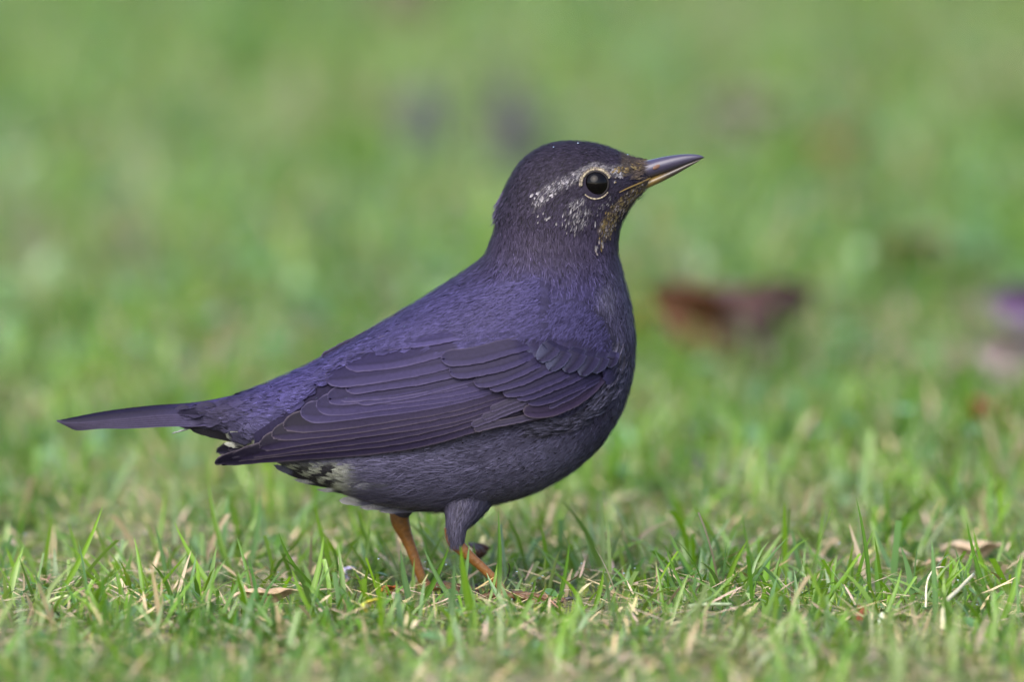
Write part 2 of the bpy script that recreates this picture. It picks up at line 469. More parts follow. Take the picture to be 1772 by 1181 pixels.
# individually visible long blades: (tip px, base px, side bow, width px, tone)
LONG = [((862, 884), (860, 1056), 3, 10, 2), ((452, 846), (424, 990), 6, 12, 3), ((482, 922), (604, 1046), -22, 9, 2),
        ((410, 930), (436, 1034), 4, 7, 2), ((178, 876), (82, 1040), 8, 10, 1), ((302, 905), (396, 1036), -8, 11, 1),
        ((268, 908), (292, 1020), 3, 9, 3), ((286, 846), (264, 965), 4, 11, 0), ((360, 830), (412, 1000), -8, 11, 0),
        ((616, 880), (682, 1008), -6, 11, 0), ((693, 952), (722, 1062), -5, 13, 3), ((777, 947), (716, 1052), 4, 10, 2),
        ((733, 948), (806, 1054), -6, 9, 3), ((797, 944), (826, 1090), -4, 16, 0), ((786, 974), (772, 1088), 3, 13, 3),
        ((812, 944), (790, 1050), 3, 10, 3), ((867, 946), (838, 1056), 3, 6, 1), ((842, 992), (900, 1058), -8, 10, 3),
        ((926, 1000), (872, 1060), 16, 8, 2), ((1080, 934), (1114, 1000), -3, 13, 3), ((1006, 898), (1064, 1004), -8, 9, 2),
        ((1295, 934), (1250, 1046), -9, 10, 1), ((1481, 860), (1506, 1052), 6, 9, 2), ((1513, 916), (1566, 1010), -5, 12, 3),
        ((1630, 868), (1588, 975), -6, 9, 2), ((1612, 934), (1620, 1070), 2, 12, 3), ((1672, 898), (1722, 1040), -6, 8, 2),
        ((1684, 916), (1726, 1020), -6, 10, 0), ((1674, 978), (1600, 1050), -5, 8, 1), ((1158, 922), (1236, 1020), -8, 9, 2),
        ((1152, 944), (1224, 1062), -10, 7, 2), ((1322, 772), (1298, 905), 3, 14, 1), ((1757, 786), (1734, 900), 5, 12, 3),
        ((1285, 890), (1324, 1016), -7, 7, 2), ((1208, 902), (1236, 990), 4, 10, 3), ((1770, 960), (1724, 1080), 6, 12, 0),
        ((30, 940), (-10, 1010), 4, 9, 3), ((60, 990), (110, 1060), -6, 11, 3), ((545, 870), (585, 1000), -4, 11, 0),
        ((640, 905), (622, 1010), 3, 8, 0), ((720, 880), (770, 1010), -6, 8, 0), ((935, 900), (950, 1005), 2, 9, 0),
        ((1425, 880), (1405, 1000), 2, 8, 0), ((1370, 912), (1398, 1010), -4, 10, 3), ((150, 1010), (205, 1090), -6, 12, 0),
        ((560, 930), (520, 1066), 6, 12, 1), ((985, 940), (960, 1050), 4, 8, 2), ((1045, 985), (1020, 1060), 4, 9, 0),
        ((1135, 975), (1150, 1060), 2, 7, 0), ((1560, 985), (1520, 1075), 5, 9, 0), ((340, 960), (330, 1060), -4, 9, 3),
        ((232, 930), (250, 1040), 3, 9, 0), ((118, 905), (140, 1010), 4, 10, 0), ((505, 985), (560, 1075), -6, 9, 1)]
OWN = {0: "tall straight dark green blade standing before the belly beside the feathered leg",
       2: "arched dark blade bowing over the lawn below the folded wing tips", 3: "thin dark blade standing upright below the folded wing tips",
       9: "bright green blade slanting behind the bare orange leg", 10: "bluish green blade rising against the bare orange leg",
       11: "dark glossy blade crossing between the bird's two legs", 13: "broad bright blade standing before the feathered leg's ankle",
       17: "bluish green blade lying across the foot of the feathered leg", 18: "dark blade arching low past the foot of the feathered leg",
       19: "short bluish blade leaning beside the longer dark one ahead of the belly", 21: "curved bright blade rising by the pale clipped stalk",
       22: "tall dark slender blade rising by the reddish brown seed", 25: "blunt bluish blade standing by the thin arched stem"}
CLASS = {0: "bright green", 1: "yellowish green", 2: "dark green", 3: "bluish green", 4: "pale green"}
for i, (tp, bp_, bow, w, tone) in enumerate(LONG):
    g = ground_pt(*bp_)
    if g[1] > -0.03 and 600 < bp_[0] < 900 and tp[1] > 900: pass
    tip = unproject(tp[0], tp[1], g[1] + rng.uniform(-0.006, 0.006))
    g[2] = float(ground_z(g[0], g[1])) - 0.002
    segs = 9; t = np.linspace(0, 1, segs + 1)[:, None]
    d = tip - g; perp = norm(np.array([d[2], 0, -d[0]]))
    ctr = g + d * t + perp * (bow * S * 4 * t * (1 - t)) + np.array([0, 0.004, 0]) * t * (1 - t) * rng.normal()
    wid = w * S * np.minimum(0.6 + 1.0 * t, 1) * np.maximum(1 - t ** 3.2, 0.05) * 0.5
    ya = rng.uniform(-0.6, 0.6)
    T = norm(np.gradient(ctr, axis=0)); side = norm(np.cross(T, np.array([math.sin(ya), -math.cos(ya), 0.0])))
    nr = np.cross(side, T)
    V = np.stack([ctr + wid * o * side + abs(o) * 0.3 * wid * nr for o in (-1, -0.5, 0, 0.5, 1)], 1)
    c = GREEN[tone] * rng.uniform(0.85, 1.15)
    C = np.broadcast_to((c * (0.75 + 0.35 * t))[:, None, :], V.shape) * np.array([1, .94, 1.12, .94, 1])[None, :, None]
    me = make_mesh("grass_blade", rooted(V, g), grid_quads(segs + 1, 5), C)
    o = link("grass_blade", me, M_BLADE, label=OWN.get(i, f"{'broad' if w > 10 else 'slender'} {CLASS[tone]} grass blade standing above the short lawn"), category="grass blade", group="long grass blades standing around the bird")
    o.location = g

# ---------------------------------------------------------------- fallen leaves and other bits on the lawn
def leaf_obj(name, label, px, py, length, width, yaw, pitch, cup, curl, col, col2, cat="leaf", z=0.004, group=None, lobes=0.0):
    g = ground_pt(px, py); g[2] = float(ground_z(g[0], g[1]))
    nu, nv = 22, 13
    u = np.linspace(0, 1, nu)[:, None]; v = np.linspace(-1, 1, nv)[None, :]
    prof = (np.sin(np.pi * np.clip(u, 0.01, 0.995) ** 0.8) ** 0.75) * (1 + lobes * np.sin(u * 26))
    x = (u - 0.5) * length + 0 * v
    y = prof * v * width / 2
    zc = -cup * (y ** 2) / width * 4 + curl * length * (np.sin((u - 0.5) * 2.6) ** 2) + 0.05 * width * np.sin(u * 14 + v * 3)
    zc = zc - 0.04 * width * np.exp(-(v / 0.08) ** 2)
    P = np.stack([x, y, zc + 0 * x], -1).reshape(-1, 3)
    cy, sy, cp, sp_ = math.cos(yaw), math.sin(yaw), math.cos(pitch), math.sin(pitch)
    P = P @ np.array([[1, 0, 0], [0, cp, sp_], [0, -sp_, cp]])
    P = P @ np.array([[cy, sy, 0], [-sy, cy, 0], [0, 0, 1]])
    P[:, 2] += z - P[:, 2].min()
    mix = noise2((x * 90 + 9).ravel(), (y * 90 + 9).ravel(), 5, 2)[:, None]
    rib = np.exp(-((v + 0 * u) / 0.07) ** 2).reshape(-1, 1) * 0.35
    C = np.array(col) * (1 - mix) + np.array(col2) * mix
    C = C * (1 - rib) + rib * np.array(col2) * 1.4
    me = make_mesh(name, P, grid_quads(nu, nv), np.clip(C, 0.004, 0.8))
    props = dict(label=label, category=cat)
    if group: props["group"] = group
    o = link(name, me, M_DEAD, **props)
    o.location = g
    so = o.modifiers.new("thickness", 'SOLIDIFY'); so.thickness = 0.0004
    # stalk
    a = P.reshape(nu, nv, 3)[0, nv // 2]; b = P.reshape(nu, nv, 3)[1, nv // 2]
    dirv = norm(a - b); 
    V, Q = tube([a - dirv * 0.002, a + dirv * length * 0.1, a + dirv * length * 0.22 + np.array([0, 0, -0.001])], [0.0008, 0.0006, 0.0005], 6)
    sm = from_py("stalk", V, Q, np.broadcast_to(np.array(col2), (len(V), 3)))
    link("stalk", sm, M_DEAD, o)
    return o
leaf_obj("dead_leaf", "large curled red brown dead leaf lying on the lawn beyond the bird's breast", 1262, 636, 0.062, 0.036, R(6), R(-52), 0.55, 0.10,
         (0.036, 0.013, 0.009), (0.115, 0.046, 0.014), z=0.003)
leaf_obj("dead_leaf", "dark purple brown folded leaf tucked against the large red brown leaf", 1322, 638, 0.040, 0.029, R(-8), R(-48), 0.9, 0.12,
         (0.036, 0.018, 0.016), (0.10, 0.062, 0.062), z=0.003)
leaf_obj("dead_leaf", "small orange brown leaf edge showing just past the bird's breast", 1118, 612, 0.022, 0.02, R(60), R(-50), 0.4, 0.1,
         (0.12, 0.05, 0.012), (0.2, 0.09, 0.02), z=0.003)
leaf_obj("fallen_petal", "upright violet petal standing in the grass above the pink leaf", 1775, 618, 0.028, 0.020, R(20), R(-75), 0.5, 0.05,
         (0.085, 0.045, 0.12), (0.13, 0.085, 0.165), cat="petal", z=0.010)
leaf_obj("dead_leaf", "pale pinkish grey dead leaf lying under the violet petal", 1752, 680, 0.024, 0.024, R(20), R(-70), 0.4, 0.1,
         (0.19, 0.145, 0.16), (0.27, 0.22, 0.23), z=0.004)
leaf_obj("dead_leaf", "rust brown dead leaf half sunk in grass near the pale pink leaf", 1722, 764, 0.020, 0.016, R(-10), R(-45), 0.5, 0.15,
         (0.13, 0.045, 0.01), (0.20, 0.08, 0.02), z=0.003)
leaf_obj("dead_leaf", "faint olive brown leaf far back beyond the purple brown leaf", 1590, 520, 0.034, 0.03, R(40), R(-40), 0.3, 0.1,
         (0.10, 0.10, 0.035), (0.14, 0.14, 0.05), z=0.004)
leaf_obj("dead_leaf", "faint orange leaf lying far back on the lawn", 1455, 300, 0.022, 0.018, R(10), R(-40), 0.3, 0.1,
         (0.26, 0.10, 0.03), (0.30, 0.15, 0.05), z=0.012)
leaf_obj("dead_leaf", "grey purple leaf far back on the lawn beyond the bill", 1305, 255, 0.034, 0.028, R(30), R(-40), 0.4, 0.1,
         (0.17, 0.13, 0.13), (0.24, 0.19, 0.17), z=0.010)
leaf_obj("dead_leaf", "dark brown scrap of leaf standing behind the feathered leg", 832, 1010, 0.016, 0.007, R(75), R(80), 0.6, 0.05,
         (0.05, 0.013, 0.007), (0.09, 0.03, 0.014), z=0.008)
leaf_obj("dead_leaf", "tan scrap of dry leaf below the tail end", 470, 1062, 0.020, 0.008, R(5), R(-30), 0.4, -0.02,
         (0.30, 0.20, 0.12), (0.42, 0.32, 0.22), z=0.004)
leaf_obj("dead_leaf", "pale straw leaf lying beside the bent pale stem", 1690, 984, 0.018, 0.010, R(-15), R(-30), 0.5, -0.03,
         (0.27, 0.20, 0.13), (0.36, 0.29, 0.21), z=0.003)
leaf_obj("fallen_petal", "tiny pale violet petal in grass behind the tail side leg", 599, 1012, 0.0055, 0.0045, R(80), R(-60), 0.6, 0.1,
         (0.45, 0.38, 0.62), (0.7, 0.66, 0.8), cat="petal", z=0.003)
leaf_obj("yellow_leaf", "small yellowing leaf in the grass under the bird's belly", 640, 1082, 0.009, 0.006, R(70), R(-60), 0.4, 0.1,
         (0.35, 0.27, 0.03), (0.30, 0.34, 0.05), z=0.004)
leaf_obj("dead_leaf", "tiny orange brown leaf scrap beside the tail side foot", 676, 1040, 0.006, 0.004, R(40), R(-50), 0.4, 0.1,
         (0.20, 0.05, 0.012), (0.28, 0.09, 0.02), z=0.002)

def lump(name, label, px, py, sx, sz, col, seed, cat="soil lump"):
    g = ground_pt(px, py); g[2] = float(ground_z(g[0], g[1])) - 0.001
    nu, nv = 14, 18
    th = np.linspace(0.02, np.pi * 0.62, nu)[:, None]; ph = np.linspace(0, 2 * np.pi, nv, endpoint=False)[None, :]
    d = np.stack(np.broadcast_arrays(np.sin(th) * np.cos(ph), np.sin(th) * np.sin(ph), np.cos(th)), -1)
    r = 1 + 0.45 * (noise2(d[..., 0] * 2.2 + seed, d[..., 1] * 2.2 + d[..., 2] * 2, seed, 3) - 0.5)
    P = d * r[..., None] * np.array([sx, sx * 0.9, sz]); P[..., 2] += sz * 0.35
    C = np.array(col) * (0.7 + 0.6 * noise2(d[..., 0] * 4 + 9, d[..., 2] * 4 + 9, seed + 1, 2))[..., None]
    V = P.reshape(-1, 3); Q = grid_quads(nu, nv, True)
    me = make_mesh(name, V, Q, C)
    o = link(name, me, M_SOIL, label=label, category=cat)
    o.location = g
lump("worm_cast", "dark grey soil lump far back left of the bird's crown, standing alone beside its twin", 732, 268, 0.0115, 0.030, (0.04, 0.036, 0.055), 1)
lump("worm_cast", "dark grey soil lump far back right behind the bird's crown", 886, 266, 0.0115, 0.030, (0.045, 0.038, 0.055), 2)
lump("worm_cast", "brown soil lump farthest back on the lawn", 705, 45, 0.015, 0.034, (0.07, 0.055, 0.04), 3)
lump("worm_cast", "dark purple grey soil pellet in the grass ahead of the breast", 1205, 838, 0.0046, 0.011, (0.05, 0.036, 0.06), 4)
lump("worm_cast", "small mauve soil pellet between two others ahead of the breast", 1264, 846, 0.0034, 0.009, (0.09, 0.055, 0.075), 5)
lump("worm_cast", "smallest mauve soil pellet ahead of the breast", 1331, 822, 0.0034, 0.008, (0.10, 0.06, 0.07), 6)
lump("brown_seed", "smooth reddish brown seed lodged at the base of grass blades", 1491, 1070, 0.0026, 0.0046, (0.20, 0.065, 0.03), 7, "seed")
lump("white_bud", "rounded pale green white bud sticking out of the grass", 1526, 1082, 0.0018, 0.0056, (0.5, 0.58, 0.45), 8, "bud")

def twig(name, label, pts, rad, col, cat):
    g0 = ground_pt(*pts[0][:2]); 
    P = np.array([ground_pt(p[0], p[1] + p[2] / S, 0.0) + np.array([0, 0, p[2]]) for p in pts])
    root = P[0].copy(); root[2] = 0
    V, Q = tube(P, np.linspace(rad, rad * 0.6, len(P)), 8, n=14)
    C = np.array(col) * rng.uniform(0.8, 1.2, (len(V), 1))
    me = from_py(name, rooted(V, root), Q, C)
    o = link(name, me, M_DRY, label=label, category=cat); o.location = root
twig("bent_stem", "bent pale cream stem lying in the grass beside the straw leaf", [(1632, 1090, 0.002), (1634, 1050, 0.008), (1660, 1020, 0.010), (1684, 995, 0.011)], 0.0009, (0.45, 0.42, 0.28), "stem")
twig("bent_stem", "thin arched dry stem curling over the lawn", [(1602, 1060, 0.001), (1604, 1010, 0.010), (1618, 984, 0.014), (1634, 982, 0.014)], 0.0004, (0.5, 0.45, 0.33), "stem")
twig("cut_stem", "pale clipped grass stalk lying flat ahead of the bird", [(1190, 1050, 0.004), (1228, 1047, 0.005), (1266, 1047, 0.005)], 0.0008, (0.20, 0.25, 0.15), "stem")
twig("dark_stalk", "thin dark seed stalk curling up beside the feathered leg's foot", [(868, 1020, 0.002), (878, 1000, 0.006), (882, 984, 0.010), (880, 976, 0.012)], 0.0003, (0.04, 0.03, 0.025), "stalk")
twig("straw_stem", "pale straw lying across the moss below the tail", [(78, 1050, 0.003), (95, 1038, 0.006), (118, 1032, 0.007)], 0.0008, (0.36, 0.42, 0.2), "stem")
twig("straw_stem", "tan twig lying across the grass under the belly", [(880, 1100, 0.003), (905, 1085, 0.005), (925, 1070, 0.006)], 0.0008, (0.42, 0.33, 0.2), "stem")

# ================================================================ the bird
ROOT = unproject(800, GROUND_PY, 0.0); ROOT[2] = 0
bird = bpy.data.objects.new("bird", None)
scene.collection.objects.link(bird)
bird.location = ROOT
bird.empty_display_size = 0.02
bird["label"] = "dark violet grey thrush with pale eyebrow standing on the lawn"
bird["category"] = "bird"

# stations: dorsal px, ventral px, half width px
ST = np.array([
    (330, 705, 332, 734, 20), (380, 696, 378, 747, 32), (430, 677, 428, 772, 50), (480, 656, 490, 806, 66),
    (545, 626, 556, 838, 88), (612, 588, 622, 862, 110), (680, 548, 692, 878, 128), (742, 510, 782, 882, 142),
    (795, 476, 876, 868, 150), (826, 454, 962, 834, 150), (840, 440, 1033, 778, 142), (847, 426, 1076, 712, 130),
    (851, 414, 1095, 648, 116), (855, 402, 1099, 590, 104), (857, 391, 1091, 526, 94), (858, 380, 1077, 472, 88),
    (860, 364, 1068, 430, 85), (869, 338, 1073, 394, 84), (883, 308, 1085, 369, 80), (906, 276, 1098, 349, 74),
    (942, 253, 1109, 336, 65), (987, 245, 1117, 327, 53), (1041, 251, 1122, 321, 40), (1086, 268, 1125, 316, 26),
    (1112, 276, 1126, 308, 16)], float)
NU, NV = 200, 80
tt = np.concatenate([[0], np.cumsum(np.linalg.norm(np.diff(ST[:, :4], axis=0), axis=1))]); tt /= tt[-1]
SS = catmull(ST, NU, tt)
D3 = unproject(SS[:, 0], SS[:, 1], 0.0); V3 = unproject(SS[:, 2], SS[:, 3], 0.0)
th = np.linspace(0, 2 * np.pi, NV, endpoint=False)
ctr = (D3 + V3) / 2; ax = (D3 - V3) / 2
ex = 2 / 2.15
cth = np.sign(np.cos(th)) * np.abs(np.cos(th)) ** ex; sth = np.sign(np.sin(th)) * np.abs(np.sin(th)) ** ex
BP = ctr[:, None] + cth[None, :, None] * ax[:, None]
BP[..., 1] += -(SS[:, 4] * S)[:, None] * sth[None, :]
TU = np.gradient(BP, axis=0)
TV = np.roll(BP, -1, 1) - np.roll(BP, 1, 1)
BN = norm(np.cross(TU, TV))
if np.mean(np.sum(BN * (BP - ctr[:, None]), -1)) < 0: BN = -BN
TAILWARD = norm(-TU)
BPX, BPY = project(BP)
near = slice(1, NV // 2)
nPX, nPY, nY = BPX[:, near].ravel(), BPY[:, near].ravel(), BP[:, near, 1].ravel()

def body_y(px, py):
    """Depth of the near flank under photograph pixels (inverse-distance of close grid points)."""
    px = np.asarray(px, float).ravel(); py = np.asarray(py, float).ravel()
    out = np.empty(len(px)); dmin = np.empty(len(px))
    for i in range(0, len(px), 400):
        d = (px[i:i+400, None] - nPX) ** 2 + (py[i:i+400, None] - nPY) ** 2
        k = np.argpartition(d, 6, 1)[:, :6]
        dk = np.take_along_axis(d, k, 1); w = 1 / (dk + 2)
        out[i:i+400] = (w * nY[k]).sum(1) / w.sum(1); dmin[i:i+400] = np.sqrt(dk.min(1))
    return out, dmin

_gx = np.arange(300, 1132, 4.0); _gy = np.arange(230, 920, 4.0)
_GX, _GY = np.meshgrid(_gx, _gy, indexing='ij')
_yy, _dd = body_y(_GX, _GY)
_yy = _yy.reshape(_GX.shape); _dd = _dd.reshape(_GX.shape)
_ys = _yy.copy()
for _ in range(4):
    p_ = np.pad(_ys, 1, mode='edge')
    _ys = (p_[:-2, 1:-1] + p_[2:, 1:-1] + p_[1:-1, :-2] + p_[1:-1, 2:] + 2 * p_[1:-1, 1:-1]) / 6
def flank_y(px, py):
    px = np.asarray(px, float); py = np.asarray(py, float)
    a = np.clip((px - 300) / 4, 0, len(_gx) - 1.001); b = np.clip((py - 230) / 4, 0, len(_gy) - 1.001)
    i = a.astype(int); j = b.astype(int); a = a - i; b = b - j
    def g(A): return (A[i, j] * (1 - a) + A[i + 1, j] * a) * (1 - b) + (A[i, j + 1] * (1 - a) + A[i + 1, j + 1] * a) * b
    return g(_ys), g(_dd)

# ---- plumage colour over the body, by side-view position
MANTLE = np.array([0.0330, 0.0285, 0.082]); RUMP = np.array([0.036, 0.0310, 0.098]); NAPE = np.array([0.0270, 0.0215, 0.043])
CROWN = np.array([0.0190, 0.0155, 0.028]); BREAST = np.array([0.036, 0.0325, 0.066]); BELLY = np.array([0.074, 0.069, 0.124])
WHITE = np.array([0.52, 0.50, 0.50]); BUFF = np.array([0.40, 0.30, 0.14])

def seg_dist(px, py, pts):
    best = np.full(np.shape(px), 1e9); tt_ = np.zeros(np.shape(px))
    acc = 0
    for (x0, y0), (x1, y1) in zip(pts[:-1], pts[1:]):
        dx, dy = x1 - x0, y1 - y0; L2 = dx * dx + dy * dy
        t = np.clip(((px - x0) * dx + (py - y0) * dy) / L2, 0, 1)
        d = np.hypot(px - x0 - t * dx, py - y0 - t * dy)
        m = d < best
        best = np.where(m, d, best); tt_ = np.where(m, acc + t * math.sqrt(L2), tt_); acc += math.sqrt(L2)
    return best, tt_ / acc

def plumage_colour(px, py, r1, r2):
    n = len(px)
    c = np.tile(MANTLE, (n, 1))
    def blend(col, w):
        nonlocal c
        w = np.clip(w, 0, 1)[:, None]; c = c * (1 - w) + np.asarray(col) * w
    blend(RUMP, sstep(640, 520, px))
    blend(np.array([0.017, 0.0135, 0.036]), sstep(475, 385, px))
    blend(NAPE, sstep(530, 400, py))
    # breast and belly greyer, following a line from throat down in front of the wing to the vent
    low = (py - np.interp(px, [480, 620, 760, 900, 1000, 1050, 1080], [760, 740, 740, 700, 600, 500, 430]))
    blend(BREAST, sstep(-30, 40, low) + sstep(1020, 1060, px) * sstep(430, 480, py))
    blend(NAPE, 0.8 * sstep(500, 400, py))
    blend(BELLY, sstep(690, 800, py) * sstep(1060, 960, px))
    blend(CROWN, sstep(430, 310, py))
    # mottled breast
    mott = noise2(px / 16 + 40, py / 24 + 40, 51, 2)
    blend(np.array([0.075, 0.072, 0.115]), 0.55 * sstep(0.55, 0.7, mott) * sstep(1000, 1060, px) * sstep(470, 520, py))
    blend(np.array([0.018, 0.014, 0.028]), 0.6 * sstep(0.45, 0.3, mott) * sstep(980, 1050, px) * sstep(560, 620, py))
    # faint underlying tone of eyebrow and moustache
    d, t = seg_dist(px, py, [(932, 350), (948, 330), (975, 316), (1004, 302), (1032, 290), (1060, 297), (1104, 291)])
    blend(np.array([0.17, 0.16, 0.175]), (0.25 + 0.6 * (r1 < 0.55)) * sstep(12, 6, d) * sstep(1.0, 0.85, t))
    ck = np.exp(-(((px - 1000) / 24) ** 2 + ((py - 370) / 28) ** 2))
    blend(np.array([0.12, 0.112, 0.125]), 0.7 * (r1 < 0.4) * sstep(0.25, 0.6, ck))
    d, t = seg_dist(px, py, [(1122, 318), (1095, 338), (1068, 362), (1046, 396)])
    blend(np.array([0.15, 0.115, 0.065]), (0.2 + 0.6 * (r1 < 0.6)) * sstep(15, 7, d))
    blend(np.array([0.055, 0.042, 0.028]), (px > 1075) * (py < 305) * 0.6)
    # dark malar line along the throat
    d, t = seg_dist(px, py, [(1110, 345), (1085, 378), (1074, 410)])
    blend(np.array([0.02, 0.018, 0.03]), 0.8 * sstep(10, 4, d))
    # dark eye-line
    d, t = seg_dist(px, py, [(1055, 318), (1085, 312), (1115, 300)])
    blend(np.array([0.018, 0.016, 0.03]), 0.8 * sstep(10, 4, d))
    # vent and undertail: whitish with black bars
    vent = sstep(640, 590, px) * sstep(800, 815, py + (px - 480) * 0.02)
    bars = np.sin((px + (py - 800) * 0.9) / 7.0 + 1.5 * np.sin(py / 11.0))
    blend(np.array([0.25, 0.26, 0.23]), vent)
    blend(np.array([0.022, 0.021, 0.028]), vent * sstep(-0.5, 0.5, bars) * sstep(606, 585, px))
    d, t = seg_dist(px, py, [(585, 862), (650, 878), (720, 888)])
    blend(np.array([0.28, 0.28, 0.27]), sstep(13, 4, d) * (r1 < 0.75))
    c = c * (0.74 + 0.52 * r2)[:, None]
    return c

BC = plumage_colour(BPX.ravel(), BPY.ravel(), np.full(NU * NV, 0.9), np.full(NU * NV, 0.3)) * 0.8
V = BP.reshape(-1, 3); Q = grid_quads(NU, NV, True)
bodyV = [V]; bodyQ = [Q]; bodyC = [BC]
# end caps
for ring in (0, NU - 1):
    c0 = BP[ring].mean(0); k = sum(len(v) for v in bodyV)
    bodyV.append(c0[None]); bodyC.append(BC[ring * NV][None])
    j = np.arange(NV); a = ring * NV + j; b = ring * NV + (j + 1) % NV
    bodyQ.append(np.stack([np.full(NV, k), a, b, b], -1))
# feathered thighs grow out of the belly
def thigh(pts, Y):
    P = np.array([unproject(p[0], p[1], Y * (p[3] if len(p) > 3 else 1)) for p in pts]); r = np.array([p[2] for p in pts]) * S
    return tube(P, r, 20, n=18)
TH_N = thigh([(812, 800, 64, 0.2), (808, 850, 54, 0.45), (800, 884, 34, 0.8), (792, 908, 20, 1), (790, 936, 12.5, 1)], -0.014)
TH_F = thigh([(720, 790, 50, 0.2), (712, 840, 36, 0.5), (700, 872, 22, 0.9), (694, 890, 15, 1)], 0.014)
for v, q in (TH_N, TH_F):
    k = sum(len(x_) for x_ in bodyV)
    bodyV.append(v); bodyQ.append(q + k); bodyC.append(np.tile(BELLY * 0.6, (len(v), 1)))
me = from_py("body", rooted(np.concatenate(bodyV), ROOT), np.concatenate(bodyQ), np.concatenate(bodyC))
body = link("body", me, M_BODY, bird)

# ---- contour feathers
area = np.linalg.norm(np.cross(TU, TV), axis=-1) / 2
def sample_body(n, weight):
    w = (area * weight).ravel(); w = w / w.sum()
    k = rng.choice(NU * NV, n, p=w)
    iu, iv = k // NV, k % NV
    fu = np.clip(iu + rng.uniform(-.5, .5, n), 0, NU - 1.001); fv = iv + rng.uniform(-.5, .5, n)
    i0 = np.floor(fu).astype(int); a = (fu - i0)[:, None]; j0 = np.floor(fv).astype(int) % NV; b = (fv - np.floor(fv))[:, None]; j1 = (j0 + 1) % NV
    def g(A): return (A[i0, j0] * (1 - a) + A[i0 + 1, j0] * a) * (1 - b) + (A[i0, j1] * (1 - a) + A[i0 + 1, j1] * a) * b
    return g(BP), norm(g(BN)), norm(g(TAILWARD))

def mirror_px(P):
    Q_ = P.copy(); Q_[:, 1] = -np.abs(Q_[:, 1])
    return project(Q_)

# region where the folded wing lies (side view)
def wing_top(px):
    return np.interp(px, [380, 480, 570, 600, 655, 720, 770, 860, 930, 1000, 1045, 1060], [790, 720, 648, 628, 600, 590, 606, 590, 574, 572, 600, 640])
def wing_bot(px):
    return np.interp(px, [380, 480, 620, 705, 774, 823, 920, 962, 995, 1035, 1060], [812, 801, 790, 780, 763, 749, 728, 720, 706, 676, 640])
def in_wing(px, py, m=0):
    return (px > 380) & (px < 1062 - m) & (py > wing_top(px) + m) & (py < wing_bot(px) - m)

def cards(O, T, N, L, W, lift, curve, col, tipcol=None, nrow=5, ncol=5, h0=-0.0003, round_=0.75):
    n = len(O); B = np.cross(N, T)
    t = np.linspace(0, 1, nrow); x = np.linspace(-1, 1, ncol)
    prof = np.where(t < 0.55, 0.55 + 0.45 * np.sin(np.pi / 2 * t / 0.55), np.sqrt(np.maximum(1 - ((t - 0.55) / 0.45) ** 2, 0.02)))
    tr = t[None, :, None] - 0.10 * (x[None, None, :] ** 2) * (t[None, :, None])  # rounded tip
    s = L[:, None, None] * tr
    y = W[:, None, None] * 0.5 * prof[None, :, None] * x[None, None, :]
    h = h0 + lift[:, None, None] * s - 0.5 * curve[:, None, None] * s ** 2 - 0.5 * curve[:, None, None] * 0.8 * y ** 2
    jit = 1 + rng.normal(0, 0.05, (n, nrow, ncol))
    P = O[:, None, None] + (s * jit)[..., None] * T[:, None, None] + y[..., None] * B[:, None, None] + h[..., None] * N[:, None, None]
    if tipcol is None: tipcol = col
    tw = sstep(0.45, 0.95, t)[None, :, None, None]
    C = col[:, None, None] * (1 - tw) + tipcol[:, None, None] * tw
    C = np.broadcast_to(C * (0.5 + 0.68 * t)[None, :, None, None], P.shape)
    ph = rng.uniform(0, 50, n)[:, None, None]
    UV = np.stack(np.broadcast_arrays(y * 1000, s * 1000 + ph), -1)
    q = grid_quads(nrow, ncol); Q = (q[None] + (np.arange(n) * nrow * ncol)[:, None, None]).reshape(-1, 4)
    return P.reshape(-1, 3), Q, C.reshape(-1, 3), UV.reshape(-1, 2)

def rot_about(T, N, a):
    return T * np.cos(a)[:, None] + np.cross(N, T) * np.sin(a)[:, None]

EYE = (1031.0, 317.0)
def grow(n, wfun, lfun, ratio, liftm, jitter, nrow, ncol, h0=-0.0003, curve=26.0, parts=None, wing_clear=True, vent=False):
    w = wfun(BPX, BPY) * np.ones((NU, NV))
    O, N, T = sample_body(n, w)
    T = rot_about(T, N, rng.normal(0, jitter, n))
    px, py = mirror_px(O)
    L = lfun(px, py) * rng.uniform(0.8, 1.2, n)
    tipP = O + T * L[:, None]
    tx, ty = mirror_px(tipP)
    keep = np.hypot(tx - EYE[0], ty - EYE[1]) > 26
    keep &= np.hypot(px - EYE[0], py - EYE[1]) > 22
    if wing_clear: keep &= ~in_wing(px, py, 14)
    keep &= ~((px < 1000) & (py > wing_bot(px) - 30) & (ty < wing_bot(tx) + 2))
    # bill base stays free
    keep &= ~((tx > 1124))
    if not vent: keep &= ~((tx < 604) & (ty > 792))
    O, N, T, L, px, py, tx, ty = O[keep], N[keep], T[keep], L[keep], px[keep], py[keep], tx[keep], ty[keep]
    m = len(O)
    r1, r2 = rng.random(m), rng.random(m)
    c0 = plumage_colour(px, py, r1, r2); c1 = c0 if vent else plumage_colour(tx, ty, r1, r2)
    # feathers next to the wing lie over its edge
    nearw = (in_wing(tx, ty, -6) | in_wing(px, py, -6)) & (py < (wing_top(px) + wing_bot(px)) / 2)
    hh = np.where(nearw, 0.0012, 0.0)
    O = O + N * hh[:, None]
    lift = rng.normal(liftm, 0.03, m).clip(0.02, 0.4)
    parts.append(cards(O, T, N, L, L * ratio, lift, np.full(m, curve), c0, c1, nrow, ncol, h0))

